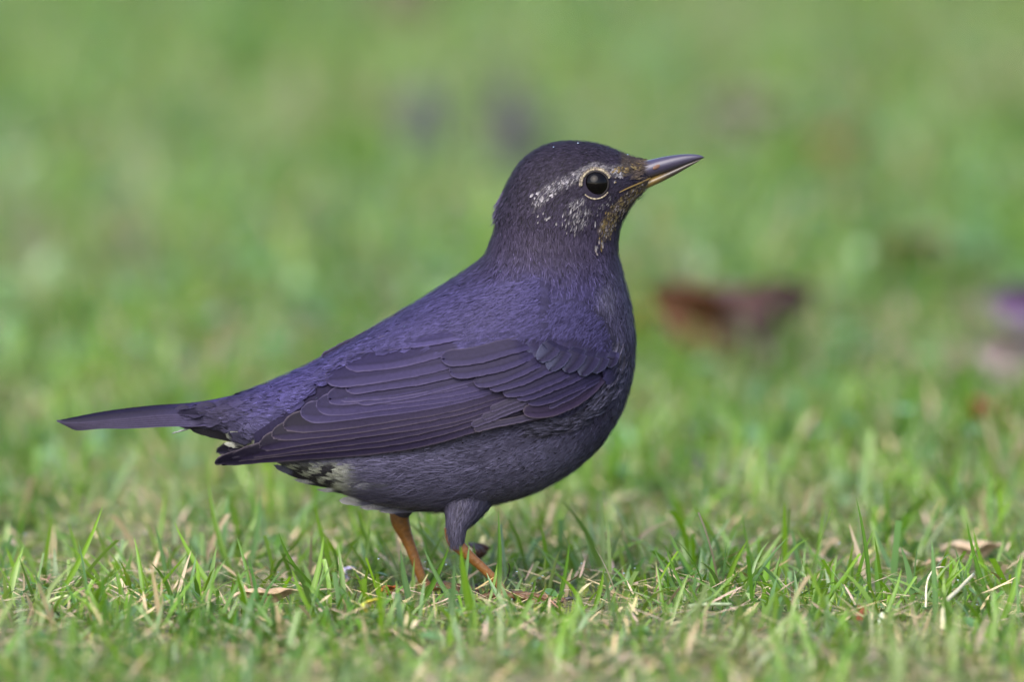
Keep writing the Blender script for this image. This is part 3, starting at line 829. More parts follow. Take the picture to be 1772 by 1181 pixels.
def body_len(px, py):
    L = np.full(np.shape(px), 0.0052)
    L = np.where(py < 470, np.interp(py, [380, 470], [0.0032, 0.005]), L)
    L = np.where(py < 400, 0.0030, L)
    L = np.where((px > 1050) & (py < 380), 0.0017, L)
    L = np.where((px > 985) & (py < 372), np.minimum(L, 0.0021), L)
    L = np.where((py > 780) & (px < 860), 0.0095, L)
    L = np.where((px < 470) & (py < 735), 0.0072, L)
    return L
cp = []
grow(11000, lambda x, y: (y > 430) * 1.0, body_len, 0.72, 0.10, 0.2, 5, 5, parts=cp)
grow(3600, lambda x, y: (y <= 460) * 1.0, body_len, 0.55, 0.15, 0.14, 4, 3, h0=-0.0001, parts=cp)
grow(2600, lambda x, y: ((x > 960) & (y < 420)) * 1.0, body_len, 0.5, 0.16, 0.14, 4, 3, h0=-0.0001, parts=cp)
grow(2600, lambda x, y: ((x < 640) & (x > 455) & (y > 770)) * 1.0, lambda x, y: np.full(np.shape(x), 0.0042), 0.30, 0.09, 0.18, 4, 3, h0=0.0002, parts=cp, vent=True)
def cat(parts):
    off = 0; o = [[], [], [], []]
    for v, q, c, u in parts:
        o[0].append(v); o[1].append(q + off); o[2].append(c); o[3].append(u); off += len(v)
    return [np.concatenate(a) for a in o]
V, Q, C, UV = cat(cp)
me = make_mesh("plumage", rooted(V, ROOT), Q, C, UV)
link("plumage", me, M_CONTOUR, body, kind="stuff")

# ---- pale flecks of the face: small feathers with light tips
def flecks(path, n, spread, lmin, lmax, ratio, cols, tilt=0.0, face_dir=None):
    A = catmull(np.array(path, float), 200)
    k = rng.integers(0, 200, n)
    sp = np.interp(k / 199, [0, 0.5, 1], spread)
    fx = A[k, 0] + rng.normal(0, 1, n) * sp * 0.55; fy = A[k, 1] + rng.normal(0, 1, n) * sp * 0.55
    ok = (np.hypot(fx - EYE[0], fy - EYE[1]) > 30) & (fx < 1122)
    fx, fy = fx[ok], fy[ok]; n = len(fx)
    d2 = (fx[:, None] - BPX[:, near].ravel()) ** 2 + (fy[:, None] - BPY[:, near].ravel()) ** 2
    kk = d2.argmin(1)
    O = unproject(fx, fy, flank_y(fx, fy)[0])
    N = BN[:, near].reshape(-1, 3)[kk]; T = TAILWARD[:, near].reshape(-1, 3)[kk]
    O = O + N * 0.00075
    T = rot_about(T, N, rng.normal(tilt, 0.22, n))
    L = rng.uniform(lmin, lmax, n); c = np.array(cols)[rng.integers(0, len(cols), n)] * rng.uniform(0.6, 1.1, (n, 1))
    out = []
    for mir in (1, -1):
        v, q, cc_, uv = cards(O, T, N, L, L * ratio, np.full(n, 0.10), np.full(n, 26.0), c * 0.75, c, 4, 3, h0=0.0)
        v = v * np.array([1, mir, 1])
        out.append((v, q if mir > 0 else q[:, ::-1], cc_, uv))
    return out
W1 = (0.29, 0.275, 0.31); W2 = (0.19, 0.18, 0.20); B1 = (0.20, 0.15, 0.075); B2 = (0.14, 0.10, 0.045); P1 = (0.22, 0.19, 0.20); G1 = (0.10, 0.093, 0.11)
fl = flecks([(930, 352), (942, 336), (958, 324)], 36, [5, 9, 8], 0.0010, 0.0020, 0.5, [W1, W1, W2])
fl += flecks([(955, 326), (975, 316), (1000, 304)], 64, [9, 8, 6], 0.0009, 0.0017, 0.40, [W1, W1, W2, G1])
fl += flecks([(1054, 300), (1066, 300), (1074, 306)], 18, [4, 6, 5], 0.0008, 0.0013, 0.5, [W1, W2])
fl += flecks([(1062, 296), (1085, 294), (1108, 288)], 46, [5, 6, 6], 0.0008, 0.0014, 0.45, [B1, B2, B2])
fl += flecks([(1008, 346), (1000, 366), (988, 392)], 64, [15, 19, 15], 0.0012, 0.0026, 0.19, [W1, W2, W2, G1], tilt=0.0)
fl += flecks([(1052, 322), (1062, 312), (1078, 306)], 26, [5, 8, 7], 0.0005, 0.0009, 0.5, [W2, P1, B1, G1])
fl += flecks([(1058, 340), (1040, 356), (1020, 372)], 26, [7, 9, 10], 0.0006, 0.0011, 0.35, [G1, G1, W2])
fl += flecks([(1116, 322), (1094, 340), (1070, 362)], 150, [5, 10, 12], 0.0007, 0.0013, 0.5, [B1, P1, B2, P1])
fl += flecks([(1070, 362), (1054, 386), (1044, 404)], 100, [12, 12, 10], 0.0008, 0.0014, 0.5, [B1, P1, B2])
fl += flecks([(1040, 408), (1034, 426), (1020, 436)], 16, [6, 8, 10], 0.0012, 0.002, 0.45, [W2, B2, P1])
fl += flecks([(950, 330), (940, 356), (960, 390)], 8, [14, 14, 18], 0.0008, 0.0014, 0.5, [W2])
V, Q, C, UV = cat(fl)
me = make_mesh("face_flecks", rooted(V, ROOT), Q, C, UV)
link("face_flecks", me, M_WISP, body, kind="stuff")

# ---- loose barbs: fine slivers over the plumage
def slivers(O, T, N, L, W, lift, col):
    n = len(O); B = np.cross(N, T)
    t = np.array([0, 0.5, 1.0]); wp = np.array([1.0, 0.8, 0.1])
    s = L[:, None] * t
    h = 0.0001 + lift[:, None] * s - 0.5 * 22 * s ** 2
    ctr_ = O[:, None] + s[..., None] * T[:, None] + h[..., None] * N[:, None]
    w = (W[:, None] * wp * 0.5)[..., None] * B[:, None]
    P = np.stack([ctr_ - w, ctr_ + w], 2)
    C = np.broadcast_to(col[:, None, None], P.shape)
    q = grid_quads(3, 2); Q = (q[None] + (np.arange(n) * 6)[:, None, None]).reshape(-1, 4)
    return P.reshape(-1, 3), Q, C.reshape(-1, 3)
def barb_layer(n, wfun, lmin, lmax, wid, lift, jit, bright=(0.45, 1.6)):
    O, N, T = sample_body(n, wfun(BPX, BPY) * np.ones((NU, NV)))
    T = rot_about(T, N, rng.normal(0, jit, n))
    px, py = mirror_px(O)
    L = rng.uniform(lmin, lmax, n) * np.where(py < 400, 0.55, 1) * np.where((px > 1040) & (py < 380), 0.6, 1)
    tx, ty = mirror_px(O + T * L[:, None])
    keep = (np.hypot(tx - EYE[0], ty - EYE[1]) > 25) & (np.hypot(px - EYE[0], py - EYE[1]) > 24) & ~in_wing(px, py, 12) & (tx < 1128) & ~((tx < 600) & (ty > 794))
    keep &= ~((px < 1000) & (py > wing_bot(px) - 25) & (ty < wing_bot(tx) + 3))
    O, N, T, L, px, py = O[keep], N[keep], T[keep], L[keep], px[keep], py[keep]; m = len(O)
    c = plumage_colour(px, py, rng.random(m), rng.random(m)) * rng.uniform(*bright, m)[:, None]
    O = O + N * (0.0004 + 0.0014 * (in_wing(px, py, -8) & (py < (wing_top(px) + wing_bot(px)) / 2)))[:, None]
    return slivers(O, T, N, L, np.full(m, wid) * rng.uniform(0.7, 1.3, m), rng.normal(lift, 0.06, m).clip(0.02), np.clip(c, 0.004, 0.6))
bl = [barb_layer(34000, lambda x, y: (y > 400) * 1.0, 0.0018, 0.0045, 0.00017, 0.09, 0.24),
      barb_layer(15000, lambda x, y: (y <= 430) * 1.0, 0.0016, 0.0036, 0.00015, 0.11, 0.22),
      barb_layer(4500, lambda x, y: ((y > 790) & (x < 840)) * 1.0, 0.004, 0.009, 0.00025, 0.16, 0.3)]
# dark gaps and pale tips between the contour feathers
bl.append(barb_layer(3600, lambda x, y: (y > 380) * 1.0, 0.0012, 0.0028, 0.00034, 0.05, 0.35, (0.12, 0.35)))
bl.append(barb_layer(2200, lambda x, y: (y > 240) * 1.0, 0.0010, 0.0022, 0.00026, 0.07, 0.3, (1.7, 2.3)))
bl.append(barb_layer(1200, lambda x, y: (y <= 400) * 1.0, 0.0020, 0.0036, 0.00032, 0.05, 0.3, (0.1, 0.4)))
# wisps on the near thigh, pointing down the leg
tv = TH_N[0][:-2].reshape(18, 20, 3)
k = 3200; iu = rng.integers(8, 17, k); iv = rng.integers(0, 20, k)
Tt = norm(np.gradient(tv, axis=0))[iu, iv]; Nn = norm(tv - tv.mean(1, keepdims=True))[iu, iv]
cc = np.array([0.042, 0.039, 0.064]) * rng.uniform(0.35, 1.8, (k, 1))
bl.append(slivers(tv[iu, iv], rot_about(Tt, Nn, rng.normal(0, 0.2, k)), Nn, rng.uniform(0.003, 0.006, k), np.full(k, 0.00025), np.full(k, 0.12), cc))
kb = 130
fy = 277 + rng.uniform(0, 1, kb) * 34; fx = 1119 - np.abs(fy - 284) * 0.55 - rng.uniform(0, 16, kb)
O = unproject(fx, fy, flank_y(fx, fy)[0] - 0.0004)
T = norm(np.stack([np.ones(kb), rng.normal(-0.05, 0.15, kb), rng.normal(0.12, 0.25, kb)], -1)); N = norm(np.cross(T, np.cross(np.array([[0.25, -0.9, 0.3]]), T)))
cb = np.array([0.03, 0.022, 0.02]) * rng.uniform(0.5, 2.2, (kb, 1)); cb[rng.random(kb) < 0.1] = (0.06, 0.045, 0.025)
v, q, c = slivers(O, T, N, rng.uniform(0.0010, 0.0026, kb), np.full(kb, 0.00018), np.full(kb, 0.03), cb)
bl.append((v, q, c)); bl.append((v * np.array([1, -1, 1]), q[:, ::-1], c))
# dark barbs breaking up the pale face marks
fx = np.concatenate([rng.uniform(925, 1005, 260), rng.uniform(975, 1025, 200), rng.uniform(1030, 1118, 240)])
fy = np.concatenate([np.interp(fx[:260], [925, 945, 1005], [352, 332, 302]) + rng.normal(0, 9, 260), rng.uniform(345, 405, 200), np.interp(fx[460:], [1030, 1068, 1118], [425, 365, 320]) + rng.normal(0, 9, 240)])
ok = (np.hypot(fx - EYE[0], fy - EYE[1]) > 34) & (rng.random(700) < 0.4); fx, fy = fx[ok], fy[ok]; kb = len(fx)
kk = ((fx[:, None] - BPX[:, near].ravel()) ** 2 + (fy[:, None] - BPY[:, near].ravel()) ** 2).argmin(1)
N = BN[:, near].reshape(-1, 3)[kk]; T = rot_about(TAILWARD[:, near].reshape(-1, 3)[kk], N, rng.normal(0, 0.25, kb))
O = unproject(fx, fy, flank_y(fx, fy)[0]) + N * 0.0011
v, q, c = slivers(O, T, N, rng.uniform(0.001, 0.0022, kb), np.full(kb, 0.00026), np.full(kb, 0.06), CROWN * rng.uniform(0.5, 1.5, (kb, 1)))
bl.append((v, q, c)); bl.append((v * np.array([1, -1, 1]), q[:, ::-1], c))
# ruffled tips at the nape
kb = 160
fx = rng.normal(868, 8, kb); fy = rng.normal(358, 14, kb); fx = np.maximum(fx, np.interp(fy, [320, 350, 372, 400], [876, 862, 858, 858]) + 2)
O = unproject(fx, fy, flank_y(fx, fy)[0] * rng.uniform(0.1, 1, kb))
T = norm(np.stack([rng.normal(-0.55, 0.12, kb), rng.normal(0, 0.1, kb), rng.normal(-0.8, 0.1, kb)], -1)); N = norm(np.cross(T, np.cross(np.array([[-0.7, -0.6, 0.3]]), T)))
bl.append(slivers(O, T, N, rng.uniform(0.0025, 0.0045, kb), np.full(kb, 0.0004), np.full(kb, 0.06), NAPE * rng.uniform(0.7, 2.2, (kb, 1))))
off = 0; VV = []; QQ = []; CC = []
for v, q, c in bl:
    VV.append(v); QQ.append(q + off); CC.append(c); off += len(v)
me = make_mesh("loose_barbs", rooted(np.concatenate(VV), ROOT), np.concatenate(QQ), np.concatenate(CC))
link("loose_barbs", me, M_WISP, body, kind="stuff")

# ---- wing surface: smooth sheet over the flank, carried past the body at the tips
m = (nPX > 470) & (nPX < 1060) & (nPY > wing_top(nPX) - 20) & (nPY < wing_bot(nPX) + 25)
sx_, sy_, sY = nPX[m], nPY[m], nY[m]
anch = np.array([(376, 803, -0.0150), (395, 790, -0.0152), (420, 800, -0.0165), (440, 760, -0.0152), (450, 790, -0.0172), (480, 730, -0.0150), (500, 790, -0.0190)])
sx_ = np.concatenate([sx_, np.repeat(anch[:, 0], 60)]); sy_ = np.concatenate([sy_, np.repeat(anch[:, 1], 60)]); sY = np.concatenate([sY, np.repeat(anch[:, 2], 60)])
def basis(x, y):
    X = (x - 720) / 350; Y_ = (y - 690) / 120
    return np.stack([X ** i * Y_ ** j for i in range(5) for j in range(5) if i + j <= 4], -1)
coef, *_ = np.linalg.lstsq(basis(sx_, sy_), sY, rcond=None)
def wing_y(px, py, lift=0.0):
    px = np.asarray(px, float); py = np.asarray(py, float)
    Y = basis(px, py) @ coef
    off = 0.0006 + 0.0016 * sstep(-5, 110, py - wing_top(px))
    yb, dm = flank_y(px, py)
    Yw = Y - off
    k = 0.0006; lim = yb - 0.0008
    sm = 0.5 * (Yw + lim - np.sqrt((Yw - lim) ** 2 + k * k))      # smooth minimum
    f = 1 - sstep(4, 26, dm)
    return sm * f + Yw * (1 - f) - lift

FE = {}
def feather(name, parent, edge, width, lift0, tilt, col, fringe, kind='flight', mirror=False, rach=0.38, tip_r=None, n=26, tipcol=None, fw=1.6, Yfun=None, root=ROOT, mat=None, apex=0.45, pale_side=False):
    """edge: polyline (tip -> base) of the lower edge in side view; the vane rises above it."""
    E = catmull(np.array(edge, float), 120)
    seg = np.concatenate([[0], np.cumsum(np.linalg.norm(np.diff(E, axis=0), axis=1))]); Lt = seg[-1]
    Rr = tip_r or width * 0.75
    s = np.concatenate([Rr * (1 - np.cos(np.linspace(0.05, np.pi / 2, 9))), np.linspace(Rr, Lt, n)[1:]])
    ex_ = np.interp(s, seg, E[:, 0]); ey_ = np.interp(s, seg, E[:, 1])
    dx = np.gradient(ex_); dy = np.gradient(ey_); l = np.hypot(dx, dy); dx /= l; dy /= l
    ux, uy = -dy, dx                        # perpendicular
    if uy.mean() > 0: ux, uy = -ux, -uy     # upward on the picture
    u = np.array([0, .035, .08, .16, .27, rach - .012, rach + .012, .52, .68, .82, .92, .965, 1.0])
    r = np.sqrt(np.clip(1 - (1 - np.minimum(s / Rr, 1)) ** 2, 0, 1))
    wv = width * np.interp(s / Lt, [0, 0.6, 1], [1, 1, 0.75])
    cen = apex * wv
    w_lo = cen * r; w_hi = (wv - cen) * r
    across = np.where(u[None] < apex, cen[:, None] - w_lo[:, None] * (apex - u[None]) / apex,
                      cen[:, None] + w_hi[:, None] * (u[None] - apex) / (1 - apex))
    fray = rng.normal(0, 0.35, across.shape) * np.where((u < .05) | (u > .95), 1, 0)[None] + (rng.normal(0, 0.8, across.shape) * (s[:, None] < Rr * 0.3))
    across = across + fray + 0.5 * np.sin(s / Lt * rng.uniform(8, 16) + rng.uniform(0, 6))[:, None] * (s[:, None] > Rr)
    px = ex_[:, None] + ux[:, None] * across; py = ey_[:, None] + uy[:, None] * across
    camber = 0.00009 * np.sin(np.pi * u)[None] * (width / 28)
    fade = np.interp(s / Lt, [0, 0.75, 1], [1, 1, 0.25])[:, None]
    h = (lift0 + tilt * (1 - u)[None] * r[:, None]) * fade + camber + 0.00010 * np.exp(-((u - rach) / 0.02) ** 2)[None]
    Y = (Yfun or wing_y)(px, py) - h
    P = unproject(px, py, Y)
    if mirror: P[..., 1] *= -1
    # distance to outline in px for the pale fringe
    dist = np.minimum(np.minimum(u[None] * width * r[:, None], (1 - u)[None] * width * r[:, None]), s[:, None] * 1.0 + 0 * u[None])
    fr_ = np.exp(-(dist / fw) ** 2) * np.interp(s / Lt, [0, 0.12, 0.5, 1], [1.0, 0.85, 0.6, 0.4])[:, None]
    inner = np.interp(u, [0, 0.12, rach, rach + 0.05, 1], [2.1, 1.8, 1.2, 0.7, 0.5] if name == 'primary_feather' else [1.75, 1.6, 1.35, 1.05, 0.8])[None, :, None]  # outer web paler; inner web's darkness also paints the next feather's shadow
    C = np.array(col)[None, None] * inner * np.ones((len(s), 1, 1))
    if tipcol is not None:
        tw = sstep(width * 1.5, width * 0.1, s)[:, None, None]
        if pale_side: tw = tw * sstep(0.25, 0.75, u + 0.1 * rng.normal())[None, :, None]
        C = C * (1 - tw) + np.array(tipcol) * tw
    C = C * (1 - 0.55 * np.exp(-((u - rach) / 0.018) ** 2))[None, :, None]
    C = C * (1 - fr_[..., None]) + np.array(fringe) * fr_[..., None]
    UV = np.stack(np.broadcast_arrays((u[None] - rach) * width * S * 1000, s[:, None] * S * 1000 + rng.uniform(0, 40)), -1)
    q = grid_quads(len(s), len(u))
    if mirror: q = q[:, ::-1]
    me = make_mesh(name, rooted(P, root), q, C, UV)
    return link(name, me, mat or M_FLIGHT, parent)

PRIM = np.array([0.0078, 0.0060, 0.0155]); FR = np.array([0.055, 0.046, 0.090]); FRB = np.array([0.055, 0.045, 0.060])
SEC = np.array([0.0132, 0.0106, 0.0315]); GCV = np.array([0.0130, 0.0106, 0.0310]); MCV = np.array([0.019, 0.0158, 0.046])
PALEB = np.array([0.068, 0.073, 0.14])

def wing_base(mirror):
    xs = np.linspace(440, 1052, 60); f = np.linspace(0.04, 0.95, 16)
    X = np.repeat(xs[:, None], 16, 1); Yp = wing_top(X) * (1 - f) + wing_bot(X) * f
    P = unproject(X, Yp, wing_y(X, Yp, -0.0006))
    if mirror: P[..., 1] *= -1
    q = grid_quads(60, 16)
    me = make_mesh("wing", rooted(P, ROOT), q if not mirror else q[:, ::-1], np.tile(SEC * 0.7, (960, 1)))
    return link("wing", me, M_BODY, bird)

REMIGES = [  # lower edge tip->base, width, colour (bottom of the stack first)
    ([(372, 811), (480, 800), (620, 790), (705, 779), (774, 763), (823, 749), (920, 730), (970, 716)], 30, PRIM),
    ([(394, 806), (474, 792), (620, 779), (700, 768), (774, 752), (823, 737), (900, 716)], 30, PRIM),
    ([(414, 800), (500, 785), (620, 770), (700, 758), (780, 740), (850, 718), (900, 704)], 30, PRIM),
    ([(450, 787), (514, 773), (660, 754), (740, 742), (800, 728), (860, 708), (900, 695)], 36, PRIM * 1.05),
    ([(470, 766), (560, 758), (660, 744), (740, 731), (800, 717), (860, 700), (900, 688)], 36, PRIM * 1.05),
    ([(490, 751), (555, 748), (660, 734), (740, 722), (800, 709), (860, 692), (900, 680)], 40, PRIM * 1.1),
    ([(520, 733), (573, 732), (624, 725), (700, 715), (780, 702), (850, 684), (900, 670)], 40, SEC),
    ([(547, 721), (600, 719), (660, 711), (740, 702), (800, 692), (860, 676), (900, 662)], 40, SEC),
    ([(568, 705), (622, 699), (680, 700), (740, 693), (800, 683), (860, 667), (900, 653)], 34, SEC),
    ([(584, 698), (630, 695), (690, 690), (750, 682), (810, 671), (870, 655)], 26, SEC),
    ([(601, 697), (640, 694), (690, 688), (750, 678), (810, 664), (870, 648)], 22, SEC),
    ([(618, 704), (660, 699), (700, 692), (750, 681), (800, 668), (860, 648)], 22, SEC),
    ([(600, 686), (660, 676), (720, 668), (770, 658), (820, 644), (870, 630)], 30, SEC),
    ([(565, 674), (620, 668), (680, 660), (740, 648), (800, 632), (850, 618)], 42, SEC * 1.08),
    ([(598, 646), (660, 641), (720, 630), (780, 616), (840, 604)], 34, SEC * 1.1),
    ([(650, 607), (690, 605), (723, 602), (780, 592), (820, 584)], 26, MCV),
]
PRIMARY_COVERTS = [
    ([(822, 750), (870, 738), (920, 728), (975, 712)], 12), ([(818, 743), (860, 726), (905, 710), (950, 696)], 13),
    ([(836, 731), (870, 716), (905, 702), (945, 690)], 13), ([(850, 716), (880, 704), (915, 692), (950, 682)], 13)]
GREATER = [
    ([(950, 711), (985, 694), (1015, 676), (1042, 658)], 14, 0.7), ([(914, 706), (955, 697), (1000, 678), (1040, 656)], 22, 0.75),
    ([(895, 698), (930, 689), (980, 669), (1030, 645)], 22, 0.8),
    ([(872, 691), (918, 682), (960, 665), (1010, 640)], 23, 0.85), ([(849, 682), (900, 669), (950, 647), (990, 630)], 24, 0.9),
    ([(822, 674), (860, 668), (905, 650), (960, 625)], 25, 0.95), ([(778, 657), (811, 655), (861, 645), (905, 630), (945, 612)], 30, 1.0),
    ([(763, 634), (800, 634), (850, 624), (900, 610), (940, 598)], 30, 1.0)]
ALULA = ([(905, 724), (935, 724), (962, 720), (995, 706), (1025, 684), (1048, 660)], 26)
MEDIAN = [((1055, 636), (1066, 606), 18), ((1030, 646), (1050, 606), 22), ((1007, 651), (1034, 603), 26), ((979, 646), (1012, 598), 28),
          ((951, 643), (986, 594), 28), ((930, 628), (968, 590), 26)]
def build_wing(mirror):
    wing = wing_base(mirror)
    wing["label"] = "folded wing on the bird's left flank" if mirror else "folded wing on the bird's right flank"
    for i, (e, w, c) in enumerate(REMIGES):
        nm = "primary_feather" if i < 6 else ("secondary_feather" if i < 13 else "tertial_feather")
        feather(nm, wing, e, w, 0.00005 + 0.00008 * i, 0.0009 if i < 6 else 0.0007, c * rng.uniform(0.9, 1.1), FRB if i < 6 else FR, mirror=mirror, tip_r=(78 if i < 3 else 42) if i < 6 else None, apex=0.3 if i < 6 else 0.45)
    for i, (e, w) in enumerate(PRIMARY_COVERTS):
        feather("primary_covert", wing, e, w, 0.0012 + 0.0001 * i, 0.0004, np.array([0.020, 0.017, 0.033]), FRB if i == 0 else FR * 0.7, mirror=mirror, fw=1.2)
    feather("alula_feather", wing, ALULA[0], ALULA[1], 0.0019, 0.0007, np.array([0.014, 0.010, 0.024]), FRB, mirror=mirror, fw=1.4)
    for i, (e, w, k) in enumerate(GREATER):
        feather("greater_covert", wing, e, w, 0.0018 + 0.00008 * i, 0.0009, GCV * k, FR * 0.75, mirror=mirror, fw=1.4)
    for i, (a, b, w) in enumerate(MEDIAN):
        e = [a, ((a[0] + b[0]) / 2 + 2, (a[1] + b[1]) / 2 + 2), b]
        e = [(p[0] + w * 0.35, p[1] + w * 0.3) for p in e]
        feather("median_covert", wing, e, w * 1.25, 0.0025 + 0.00009 * i, 0.0006, MCV * 0.6, PALEB * 0.6, mirror=mirror, tipcol=PALEB * 0.5, fw=1.4, mat=M_CONTOUR, pale_side=True, tip_r=w * 1.1)
    return wing
wing_near = build_wing(False)
wing_far = build_wing(True)
# tertials of the far wing folded up over the back
def dorsal_line(px): return np.interp(px, SS[:, 0], SS[:, 1])
def back_y(px, py):
    t = np.clip((py - dorsal_line(px) + 2) / 40, 0, 1)
    return flank_y(px, np.maximum(py, dorsal_line(px) + 5))[0] * sstep(0, 0.8, t) - 0.0010
for e, w in (([(616, 597), (650, 581), (690, 557), (716, 540)], 15), ([(560, 627), (600, 607), (640, 586), (670, 568)], 16), ([(536, 641), (566, 627), (600, 608)], 12)):
    feather("tertial_feather", wing_far, e, w, 0.0003, 0.0004, SEC * 0.62, FR, Yfun=back_y)

# scapular feathers overlap the upper wing edge
sc = []
pxs = rng.uniform(655, 935, 1300); f = rng.uniform(-95, 8, 1300)
pys = wing_top(pxs) + f
yb, dm = flank_y(pxs, pys); ok = (dm < 8) & (pys > np.interp(pxs, SS[:165, 0], SS[:165, 1]) + 30)
pxs, pys, yb = pxs[ok], pys[ok], yb[ok]
rise = np.interp(f[ok], [-95, -40, 8], [0.0004, 0.0016, 0.0030])
O = unproject(pxs, pys, yb - rise)
O2 = unproject(pxs - 6, pys + 3.2, flank_y(pxs - 6, pys + 3.2)[0] - rise); O3 = unproject(pxs + 2, pys + 5, flank_y(pxs + 2, pys + 5)[0] - rise)
T = norm(O2 - O); N = norm(np.cross(O3 - O, T)); N[N[:, 1] > 0] *= -1
k = len(O); r1, r2 = rng.random(k), rng.random(k)
O = O - T * 0.004
cS = plumage_colour(pxs, np.minimum(pys, 640), r1, r2)
sc.append(cards(O, rot_about(T, N, rng.normal(0, 0.12, k)), N, np.full(k, 0.0068) * rng.uniform(0.8, 1.2, k), np.full(k, 0.0046), np.full(k, 0.10), np.full(k, 20.0), cS * 0.97, cS * 1.03, 6, 5))
# small coverts of the wing bend
k = 260
pxs = rng.uniform(880, 1062, k); f = rng.uniform(-50, 26, k); pys = wing_top(pxs) + f
yb, dm = flank_y(pxs, pys); rise = np.interp(f, [-50, 0, 26], [0.0006, 0.0024, 0.0034])
O = unproject(pxs, pys, yb - rise)
O2 = unproject(pxs - 5, pys + 6, flank_y(pxs - 5, pys + 6)[0] - rise); O3 = unproject(pxs + 5, pys + 4, flank_y(pxs + 5, pys + 4)[0] - rise)
T = norm(O2 - O); N = norm(np.cross(O3 - O, T)); N[N[:, 1] > 0] *= -1
O = O - T * 0.003
mixk = sstep(-45, 15, f)[:, None]
cS = (plumage_colour(pxs, pys, rng.random(k), rng.random(k)) * (1 - mixk) + MCV * 1.25 * mixk) * rng.uniform(0.8, 1.15, (k, 1))
pale = (rng.random(k) < 0.22)[:, None]
sc.append(cards(O, rot_about(T, N, rng.normal(0, 0.2, k)), N, rng.uniform(0.005, 0.0075, k), rng.uniform(0.0035, 0.005, k), np.full(k, 0.07), np.full(k, 20.0), cS * 0.9, np.where(pale, PALEB * 0.55, cS * 1.05), 6, 5))
def over_barbs(k, x0, x1, f0, f1, r0, r1, dirx, diry, col):
    px = rng.uniform(x0, x1, k); f = rng.uniform(f0, f1, k); py = wing_top(px) + f
    rise = np.interp(f, [f0, 0, f1], [r0, (r0 + r1) / 2 + 0.0006, r1]) + 0.0007
    ok = py > np.interp(px, SS[:165, 0], SS[:165, 1]) + 26
    px, py, rise = px[ok], py[ok], rise[ok]; k = len(px)
    O = unproject(px, py, flank_y(px, py)[0] - rise); O2 = unproject(px + dirx, py + diry, flank_y(px + dirx, py + diry)[0] - rise); O3 = unproject(px + 4, py + 4, flank_y(px + 4, py + 4)[0] - rise)
    T = norm(O2 - O); N = norm(np.cross(O3 - O, T)); N[N[:, 1] > 0] *= -1
    return slivers(O, rot_about(T, N, rng.normal(0, 0.28, k)), N, rng.uniform(0.0018, 0.004, k), np.full(k, 0.00018), rng.uniform(0.03, 0.14, k), col * rng.uniform(0.45, 1.6, (k, 1)))
ob = [over_barbs(4500, 650, 935, -95, 6, 0.0004, 0.0026, -6, 3.2, MANTLE), over_barbs(1800, 890, 1060, -50, 10, 0.0006, 0.0026, -5, 6, MANTLE * 0.85)]
off = 0; VV = []; QQ = []; CC = []
for v, q, c in ob:
    VV.append(v); QQ.append(q + off); CC.append(c); off += len(v)
link("shoulder_barbs", make_mesh("shoulder_barbs", rooted(np.concatenate(VV), ROOT), np.concatenate(QQ), np.concatenate(CC)), M_WISP, body, kind="stuff")
V, Q, C, UV = cat(sc)
me = make_mesh("scapulars", rooted(V, ROOT), Q, C, UV)
link("scapulars", me, M_CONTOUR, body, kind="stuff")

# breast-side feathers fringe the wing bend and flank
NB = 520
pth = catmull(np.array([(1064, 588), (1068, 625), (1062, 655), (1048, 682), (1022, 706), (985, 726), (930, 736)], float), NB)
bx = pth[:, 0] + rng.normal(5, 7, NB); by = pth[:, 1] + rng.normal(5, 6, NB)
tx_ = np.gradient(pth[:, 0]); ty_ = np.gradient(pth[:, 1]); l = np.hypot(tx_, ty_)
ddx = tx_ / l * 0.85 - 0.45 + rng.normal(0, 0.12, NB); ddy = ty_ / l * 0.85 + 0.05 + rng.normal(0, 0.12, NB)
O = unproject(bx, by, flank_y(bx, by)[0] - 0.0010)
Oa = unproject(bx + 10 * ddx, by + 10 * ddy, flank_y(bx + 10 * ddx, by + 10 * ddy)[0] - 0.0014)
T = norm(Oa - O); N = norm(np.cross(T, np.cross(np.array([[0, -1.0, 0]]), T)))
N[N[:, 1] > 0] *= -1
cB = np.array([0.036, 0.034, 0.056]) * rng.uniform(0.35, 1.5, (NB, 1))
V, Q, C, UV = cards(O, T, N, rng.uniform(0.0035, 0.008, NB), rng.uniform(0.0005, 0.0013, NB), np.full(NB, 0.12), np.full(NB, 12.0), cB * 0.8, cB * 1.1, 5, 3)
me = make_mesh("flank_feathers", rooted(V, ROOT), Q, C, UV)
link("flank_feathers", me, M_CONTOUR, body, kind="stuff")

